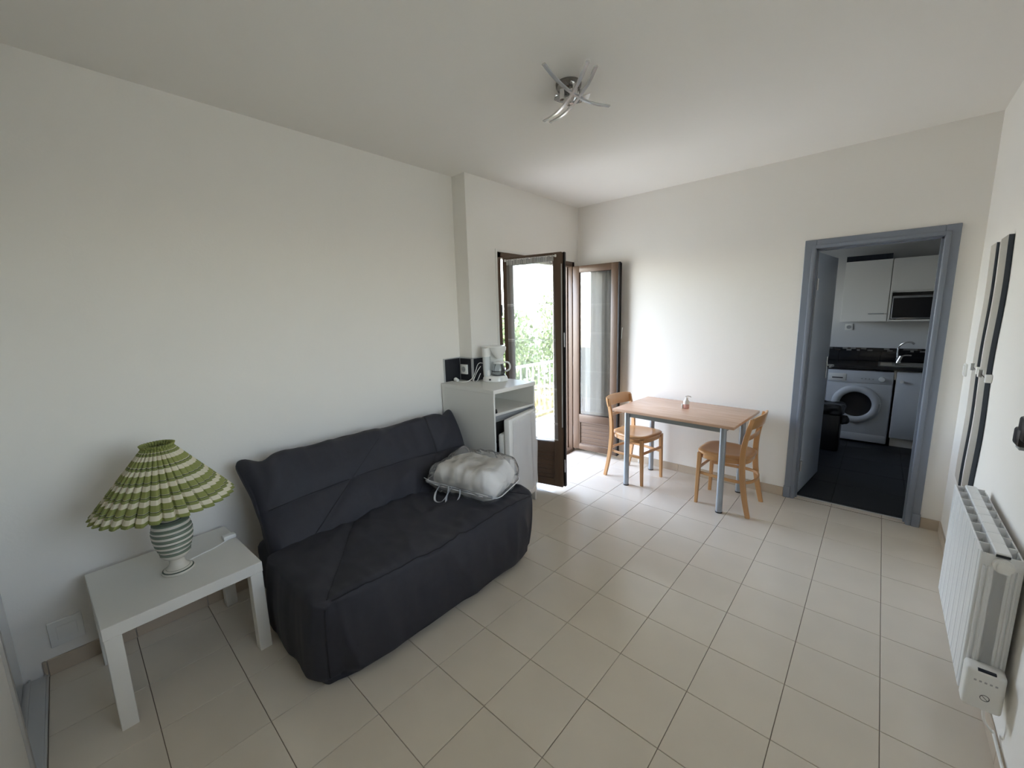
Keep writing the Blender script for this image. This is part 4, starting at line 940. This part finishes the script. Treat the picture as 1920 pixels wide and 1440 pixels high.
# ---------------------------------------------------------------- chairs
def make_chair(label, grp, loc, rotz):
    c = thing('dining_chair', label, 'chair', loc, rotz, grp)
    # seat: dished rounded trapezoid
    n = 48; rings = 9; bm = B()
    def outl(a):
        e = .55; ca_, sa_ = cos(a), sin(a)
        X = math.copysign(abs(ca_) ** e, ca_) * .195; Y = math.copysign(abs(sa_) ** e, sa_) * (.200 if X > 0 else .200 - .035 * (-X / .195))
        return X + .005, Y
    tops = [bm.verts.new((0.0, 0, .447))]; ring_t = []
    for j in range(1, rings + 1):
        f = j / rings; row = []
        for k in range(n):
            X, Y = outl(2 * pi * k / n); z = .447 + .012 * min(1, (f / .82)) ** 3 - (.006 * max(0, (f - .9) / .1) ** 2)
            row.append(bm.verts.new((X * f, Y * f, z)))
        ring_t.append(row)
    for k in range(n): bm.faces.new((tops[0], ring_t[0][k], ring_t[0][(k + 1) % n]))
    for A, Bq in zip(ring_t, ring_t[1:]):
        for k in range(n): bm.faces.new((A[k], Bq[k], Bq[(k + 1) % n], A[(k + 1) % n]))
    prev = ring_t[-1]
    for f, z in ((1.008, .448), (1.0, .436), (.97, .432)):
        row = [bm.verts.new((outl(2 * pi * k / n)[0] * f, outl(2 * pi * k / n)[1] * f, z)) for k in range(n)]
        for k in range(n): bm.faces.new((prev[k], row[k], row[(k + 1) % n], prev[(k + 1) % n]))
        prev = row
    bm.faces.new(prev); obj('seat', bm, BEECH, c, angle=60)
    bm = B(); pts = [(outl(2 * pi * k / n)[0] * .90, outl(2 * pi * k / n)[1] * .90, .415) for k in range(n)]; sweep(bm, pts, rrect(.018, .036, .002), closed=True, up=(0, 0, 1)); obj('seat_frame', bm, BEECH, c, angle=40)
    for s in (-1, 1):
        bm = B(); sweep(bm, [(.178, s * .160, 0), (.172, s * .160, .22), (.166, s * .158, .432)], rrect(.030, .030, .004), up=(1, 0, 0), scale=[.78, .95, 1.08]); obj('leg', bm, BEECH, c, angle=40)
        bm = B(); pts = catmull([(-.215, s * .188, 0), (-.180, s * .184, .16), (-.158, s * .180, .32), (-.152, s * .177, .45), (-.160, s * .175, .58), (-.185, s * .172, .70), (-.198, s * .170, .765)], 5)
        m_ = len(pts); sweep(bm, pts, rrect(.022, .036, .004), up=(1, 0, 0), scale=[.82 + .3 * sin(pi * min(1, .1 + i / m_)) for i in range(m_)]); obj('leg', bm, BEECH, c, angle=40)
    bm = B(); rows = []
    for (z, dx, t_) in ((.690, 0, .5), (.700, -.002, 1), (.750, -.012, 1), (.782, -.018, 1), (.790, -.020, .5)):
        out, inn = [], []
        for i in range(21):
            u = -1 + i / 10; xb = -.190 - .030 * (1 - u * u) + dx; y = u * .188; zz = z - .012 * (u ** 4 if z > .74 else 0)
            out.append(bm.verts.new((xb - .009 * t_, y, zz))); inn.append(bm.verts.new((xb + .009 * t_, y, zz)))
        rows.append(out + inn[::-1])
    for A, Bq in zip(rows, rows[1:]):
        m_ = len(A)
        for k in range(m_): bm.faces.new((A[k], A[(k + 1) % m_], Bq[(k + 1) % m_], Bq[k]))
    for R_ in (rows[0], rows[-1]):
        for i in range(20): bm.faces.new((R_[i], R_[i + 1], R_[40 - i], R_[41 - i]))
    obj('crest_rail', bm, BEECH, c, angle=40)
    bm = B(); sweep(bm, [(-.168 - .018 * (1 - (u / 8) ** 2), u * .0215, .612) for u in range(-8, 9)], rrect(.014, .032, .003), up=(0, 0, 1)); obj('back_rail', bm, BEECH, c, angle=40)
    hoop = catmull([(.166, -.150, .262), (.0, -.168, .262), (-.12, -.168, .262), (-.185, -.130, .262), (-.215, -.05, .262), (-.215, .05, .262), (-.185, .130, .262), (-.12, .168, .262), (0, .168, .262), (.166, .150, .262)], 6)
    bm = B(); sweep(bm, hoop, rrect(.013, .024, .003), up=(0, 0, 1)); obj('hoop_stretcher', bm, BEECH, c, angle=40)
    bm = B(); sweep(bm, [(.172, -.150, .30), (.172, .150, .30)], rrect(.014, .024, .003), up=(0, 0, 1)); obj('front_stretcher', bm, BEECH, c, angle=40)
    return c
make_chair('bentwood beech chair at the left end of the table, beside the window', 'bentwood chairs at the dining table', (-1.780, .515, 0), radians(-9))
make_chair('bentwood beech chair at the right end of the table, near the doorway', 'bentwood chairs at the dining table', (-.963, .462, 0), radians(177.5))

# ---------------------------------------------------------------- small things on the back wall
outlet('wall_outlet', 'socket low on the back wall behind the left chair', (-2.145, YB, .345), (radians(90), 0, 0))
for xx, z0, z1, lb in ((-1.903, .0, .155, 'short white pipe stub at the skirting behind the left chair'), (-.814, .0, .128, 'thin white cable end at the skirting behind the right chair')):
    bm = B(); cyl(bm, (xx, YB - .018, z0), (xx, YB - .018, z1), .007, n=12); cyl(bm, (xx, YB - .018, z1), (xx, YB - .018, z1 + .008), .010, .008, n=12); tag(obj('pipe_stub', bm, WPLAS, angle=40), lb, 'pipe')

# ---------------------------------------------------------------- right wall: mirrors, switch, radiator, fitting
def mirror(y_mid, wd, x, label):
    r = thing('wavy_mirror', label, 'mirror', (XR, 0, 0), 0, 'wavy mirrors on the right wall')
    for (z0, z1) in ((1.203, 1.890), (.515, 1.197)):
        bm = B(); N = 60; fr_, bk = [], []
        for i in range(N + 1):
            z = z0 + (z1 - z0) * i / N
            off = .020 * sin((z1 - z) / (z1 - z0) * 2 * pi - .9)
            fr_.append((bm.verts.new((-x + .006, y_mid + wd / 2 - off, z)), bm.verts.new((-x, y_mid - wd / 2 - off, z))))
            bk.append((bm.verts.new((-x + .005, y_mid + wd / 2 - off, z)), bm.verts.new((-x + .005, y_mid - wd / 2 - off, z))))
        for i in range(N): bm.faces.new((fr_[i][0], fr_[i][1], fr_[i + 1][1], fr_[i + 1][0]))
        mi = obj('mirror_panel', bm, MIRROR, r)
        bm = B()
        pr_ = []
        for i in range(N + 1):
            z = z0 + (z1 - z0) * i / N; off = .020 * sin((z1 - z) / (z1 - z0) * 2 * pi - .9)
            pr_.append([bm.verts.new((xx, yy, z)) for xx, yy in ((-x + .0066, y_mid + wd / 2 - off), (-x + .0004, y_mid - wd / 2 - off), (-.001, y_mid - wd / 2 - off + .004), (-.001, y_mid + wd / 2 - off - .004))])
        for a, b in zip(pr_, pr_[1:]):
            for k in range(4): bm.faces.new((a[k], a[(k + 1) % 4], b[(k + 1) % 4], b[k]))
        bm.faces.new(pr_[0]); bm.faces.new(pr_[-1][::-1]); obj('backing', bm, MIRBACK, mi)
    for yy in (y_mid - wd / 2, y_mid + wd / 2):
        bm = B(); box(bm, (-x - .004, yy - .012, 1.180), (-.0005, yy + .014, 1.220), .002, 1); obj('clip', bm, WPLAS, r)
    return r
mirror(.452, .205, .012, 'wavy-edged wall mirror nearer the room corner, above the radiator')
mirror(.112, .215, .020, 'wavy-edged wall mirror nearer the camera, above the radiator')
sw = thing('light_switch', 'white light switch on the right wall near the corner', 'switch', (XR, .815, 1.15)); sw.rotation_euler = (radians(90), 0, radians(-90))
bm = B(); box(bm, (-.040, -.040, 0), (.040, .040, .010), .003); obj('plate', bm, WPLAS, sw, angle=35)
bm = B(); box(bm, (-.028, -.028, .010), (.028, .028, .0135), .002); obj('rocker', bm, WPLAS, sw, angle=35)

rd = thing('radiator', 'white sectional electric radiator on the right wall', 'radiator', (XR, 0, 0))
ry0, ry1, NS = -1.065, -.365, 8; sw_ = (ry1 - ry0) / NS
xf_, xm0, xm1, xb_ = -.112, -.080, -.044, -.014
def section():
    bm = B(); hw = sw_ / 2 - .0003
    box(bm, (xf_, -hw, .215), (xf_ + .005, hw, .748), .002, 1)                 # front fin
    box(bm, (xf_ - .0015, -hw + .026, .225), (xf_ + .001, hw - .026, .740), .0014, 1)   # raised rib on the face
    box(bm, (xb_ - .005, -hw, .225), (xb_, hw, .735), .0015, 1)                  # back fin
    box(bm, (xf_ + .004, hw - .0025, .26), (xb_ - .004, hw, .742)); box(bm, (xf_ + .004, -hw, .26), (xb_ - .004, -hw + .0025, .742))
    box(bm, (xm0, -hw, .245), (xm1, hw, .752), .003, 1)                          # fluid column
    return bm
for k in range(NS):
    o = obj('section', section(), RADI, rd, angle=30) if k == 0 else None
    if k == 0: sec = o.data
    else: o = link('section', sec, None, rd)
    o.location = (0, ry0 + (k + .5) * sw_, 0)
bm = B()
for xx in (-.100, -.088, -.036, -.025): box(bm, (xx - .0035, ry0 - .006, .26), (xx + .0035, ry0 + .002, .70), .002, 1)
obj('end_ribs', bm, RADI, rd)
bm = B(); cyl(bm, (-.060, ry0 + .01, .712), (-.060, ry0 - .016, .712), .024, n=28); cyl(bm, (-.060, ry0 - .016, .712), (-.060, ry0 - .020, .712), .016, n=24); obj('end_plug', bm, WPLAS, rd, angle=40)
bm = B(); box(bm, (xm0 + .002, ry0 - .002, .738), (xm1 - .002, ry0 + .008, .746)); obj('plug_slot', bm, BLACK, rd)
bm = B(); box(bm, (xb_, -.45, .66), (-.0005, -.43, .69)); obj('wall_bracket', bm, RADI, rd)
bm = B(); box(bm, (xb_, -1.0, .66), (-.0005, -.98, .69)); obj('wall_bracket', bm, RADI, rd)
cb = bpy.data.objects.new('control_box', None); COL.objects.link(cb); cb.parent = rd; cb.location = (-.062, ry0 - .012, .27)
bm = B(); box(bm, (-.047, -.048, -.072), (.047, .012, .076), .012, 3); obj('box_shell', bm, WPLAS, cb, angle=35)
bm = B(); box(bm, (-.020, -.0455, .064), (.022, -.034, .0772), .001, 1); obj('display', bm, NAVY, cb)
GTXT = mat('grey_print', (.10, .10, .11), .5)
bm = B()
sweep(bm, [(.004 + .0105 * cos(2 * pi * k / 28), -.0484, -.020 + .0105 * sin(2 * pi * k / 28)) for k in range(28)], rrect(.0018, .0008, .0002), closed=True, up=(0, 1, 0)); sweep(bm, [(-.003, -.0484, -.013), (.011, -.0484, -.027)], rrect(.0018, .0008, .0002), up=(0, 1, 0)); obj('crossed_circle_mark', bm, GTXT, cb)
GT2 = mat('pale_print', (.42, .42, .43), .5)
bm = B()
for k in range(5): box(bm, (-.026 + k * .012, -.0486, .034), (-.020 + k * .012, -.0479, .040))
obj('icon_row', bm, GT2, cb)
tube('power_cord', [(-.050, ry0 - .02, .200), (-.045, ry0 - .03, .15), (-.022, ry0 - .02, .11), (-.014, ry0 + .00, .093), (-.012, ry0 - .09, .086), (-.012, ry0 - .30, .084), (-.012, ry0 - .9, .084)], .0042, WPLAS, rd, 8)

wf = thing('wall_fitting', 'small chunky black fitting on the right wall at the photo edge', 'fitting', (XR, -.765, 1.09)); wf.rotation_euler = (0, 0, 0)
bm = B(); box(bm, (-.030, -.035, -.035), (0, .045, .030), .010, 2); box(bm, (-.026, -.060, -.010), (0, .020, .075), .010, 2); obj('body', bm, BLACK, wf, angle=35)
bm = B(); box(bm, (-.022, -.020, -.048), (-.004, .030, -.034), .003, 1); obj('tip', bm, GPLAS, wf)

# ---------------------------------------------------------------- ceiling light
cl = thing('ceiling_light', 'chrome ceiling light with crossed curved glass bars', 'ceiling light', (0, 0, 0))
bm = B(); lathe(bm, [(0, -.048), (.030, -.046), (.052, -.034), (.062, -.014), (.064, 0), (0, 0)], 36, c=(-1.385, -1.195, H)); obj('canopy', bm, mat('chrome_dark_reflection', (0.22, 0.21, 0.20), 0.12, metal=1.0), cl, angle=40)  # chrome darkened in colour for its reflection of the dark floor
bm = B(); bmc = Vector((-1.395, -1.150, H - .056))
rotp = Matrix.Rotation(radians(42), 3, 'Z')
pts = [bmc + rotp @ Vector((t * .088, 0, .018 * (t * t))) for t in [k / 8 for k in range(-8, 9)]]
sweep(bm, pts, rrect(.075, .004, .001), up=(0, 0, 1), scale=[1 - .25 * abs(k / 8) for k in range(-8, 9)]); obj('cross_plate', bm, CHROME, cl, angle=40)
bm = B()
for dx, dy in ((-.035, .03), (.035, .035), (-.03, -.035), (.04, -.03)): cyl(bm, (-1.355 + dx, -1.215 + dy, H - .09), (-1.355 + dx, -1.215 + dy, H - .045), .012, n=16)
cyl(bm, (-1.355, -1.215, H - .105), (-1.355, -1.215, H - .04), .010, n=16); obj('lamp_holders', bm, CHROME, cl, angle=40)
BARG = mat('satin_glass_bar', (0.62, 0.62, 0.63), 0.15, metal=.5)
def arm(pts):
    bm = B(); sweep(bm, catmull(pts, 8), rrect(.018, .009, .003), up=(0, 0, 1)); obj('glass_bar', bm, BARG, cl, angle=40)
def bow(pts, zc=.098, ze=.080):
    n_ = len(pts) - 1
    return [(x_, y_, H - zc + (zc - ze) * (2 * k / n_ - 1) ** 2) for k, (x_, y_) in enumerate(pts)]
arm(bow([(-1.285, -1.530), (-1.299, -1.425), (-1.306, -1.312), (-1.300, -1.181), (-1.285, -1.095), (-1.262, -1.010)]))
arm(bow([(-1.140, -1.415), (-1.218, -1.350), (-1.332, -1.261), (-1.475, -1.171), (-1.597, -1.120)]))
arm(bow([(-1.133, -1.360), (-1.218, -1.288), (-1.347, -1.199), (-1.467, -1.129), (-1.581, -1.085)]))

# ---------------------------------------------------------------- balcony and outdoors
bm = B(); box(bm, (-4.05, -2.2, -.22), (XO - .03, 3.2, -.04)); struct(obj('floor_balcony', bm, CONC), 'concrete balcony slab outside the window')
rl = thing('balcony_railing', 'white metal balcony railing with vertical bars outside the window', 'railing', (-3.40 - .55, 0, -.04)); RX = 0
bm = B(); box(bm, (-.022, -2.1, .86), (.022, 3.1, .895), .006); obj('top_rail', bm, WHITEMETAL, rl, angle=35)
bm = B(); box(bm, (-.012, -2.1, .09), (.012, 3.1, .115), .003); obj('bottom_rail', bm, WHITEMETAL, rl, angle=35)
bm = B(); box(bm, (-.008, -.008, .115), (.008, .008, .86)); bal = obj('baluster', bm, WHITEMETAL, rl); bal.location = (0, -2.0, 0)
for k in range(1, 37):
    o = bal.copy(); COL.objects.link(o); o.location = (0, -2.0 + k * .14, 0)
for yy in (-2.05, .5, 3.05):
    bm = B(); box(bm, (-.018, yy - .018, 0), (.018, yy + .018, .86), .003); obj('post', bm, WHITEMETAL, rl, angle=35)
bm = B(); bmesh.ops.create_grid(bm, x_segments=60, y_segments=60, size=70)
for v in bm.verts:
    d = math.hypot(v.co.x, v.co.y); v.co.z = .4 * nz(v.co.x * .08, v.co.y * .08, 1)
o = obj('ground', bm, GRASS, smooth=True); o.location = (-30, 20, -3.2); struct(o, 'dry meadow below the balcony')
def foliage(name, label, cat, c, rad, n, m, grp, size=.11, trunk=True, dense=.35):
    r = thing(name, label, cat, (c[0], c[1], -3.2), 0, grp); rn = random.Random(int(c[0] * 31 + c[1] * 7)); me = bpy.data.meshes.new('crown'); V, F = [], []
    lob = [(Vector((rn.uniform(-.5, .5) * rad[0], rn.uniform(-.5, .5) * rad[1], rn.uniform(-.45, .5) * rad[2])), rn.uniform(.45, .75)) for _ in range(9)]
    for i in range(n):
        l, k = rn.choice(lob); d = Vector((rn.gauss(0, 1), rn.gauss(0, 1), rn.gauss(0, 1))).normalized() * rn.uniform(dense, 1) ** .5
        p = l + Vector((d.x * rad[0], d.y * rad[1], d.z * rad[2])) * k
        e = Euler((rn.uniform(0, 6.3), rn.uniform(0, 6.3), rn.uniform(0, 6.3))).to_matrix(); s = size * rn.uniform(.6, 1.3); b0 = len(V)
        for a, b in ((-1, 0), (0, -.5), (1, 0), (0, .5)): V.append(p + e @ Vector((a * s, b * s, 0)))
        F.append((b0, b0 + 1, b0 + 2, b0 + 3))
    me.from_pydata(V, [], F); me.update(); o = link('crown', me, m, r); o.location = (0, 0, c[2] + 3.2); o['kind'] = 'stuff'
    if trunk:
        bm = B(); sweep(bm, [(0, 0, -.1), (.05, .02, c[2] * .4 + 1.5), (0, 0, c[2] + 3.2)], circ(.14, 8), scale=[1.2, .9, .5]); obj('trunk', bm, BARK, r, angle=50)
    return r
SHEERB = sheer('added_beige_net', 0.6, [(9, .01)], 0.6)  # added curtain, out of view; warms and diffuses the side window's light
for n_ in SHEERB.node_tree.nodes:
    if n_.type in ('BSDF_DIFFUSE', 'BSDF_TRANSLUCENT'): n_.inputs[0].default_value = (0.90, 0.83, 0.72, 1)
bm = B(); rows = []
for j in range(2):
    rows.append([bm.verts.new((XR + .035 + .012 * sin(i * .9), W2[0] - .02 * 0 + .005 + (W2[1] - W2[0] - .01) * i / 90, (W2[2] + .01, W2[3] - .01)[j])) for i in range(91)])
for i in range(90): bm.faces.new((rows[0][i], rows[0][i + 1], rows[1][i + 1], rows[1][i]))
tag(obj('net_curtain', bm, SHEERB, smooth=True), 'unseen beige net curtain added to warm and soften light from the added window', 'curtain')
G = 'trees beyond the balcony'
foliage('tree', 'bushy green tree seen through the curtain, left of the balcony view', 'tree', (-11.0, 7.9, -.4), (1.7, 1.6, 2.4), 9000, LEAF_G, G)
foliage('tree', 'tall light green tree right of the balcony view', 'tree', (-11.0, 13.2, -.2), (2.0, 1.9, 2.9), 9000, LEAF_G, G)
foliage('tree', 'low green tree between the two taller ones beyond the balcony', 'tree', (-15.5, 12.5, -.9), (2.3, 2.3, 2.7), 7000, LEAF_G, G)
foliage('hedge', 'tall dry yellow-green hedge below the balcony view', 'hedge', (-7.2, 5.0, -1.6), (1.3, 2.2, 1.6), 14000, LEAF_Y, None, size=.075, trunk=False)
foliage('hedge', 'dry pale hedge farther right beyond the balcony railing', 'hedge', (-7.6, 10.4, -1.5), (1.4, 2.2, 1.7), 14000, LEAF_Y, None, size=.08, trunk=False)
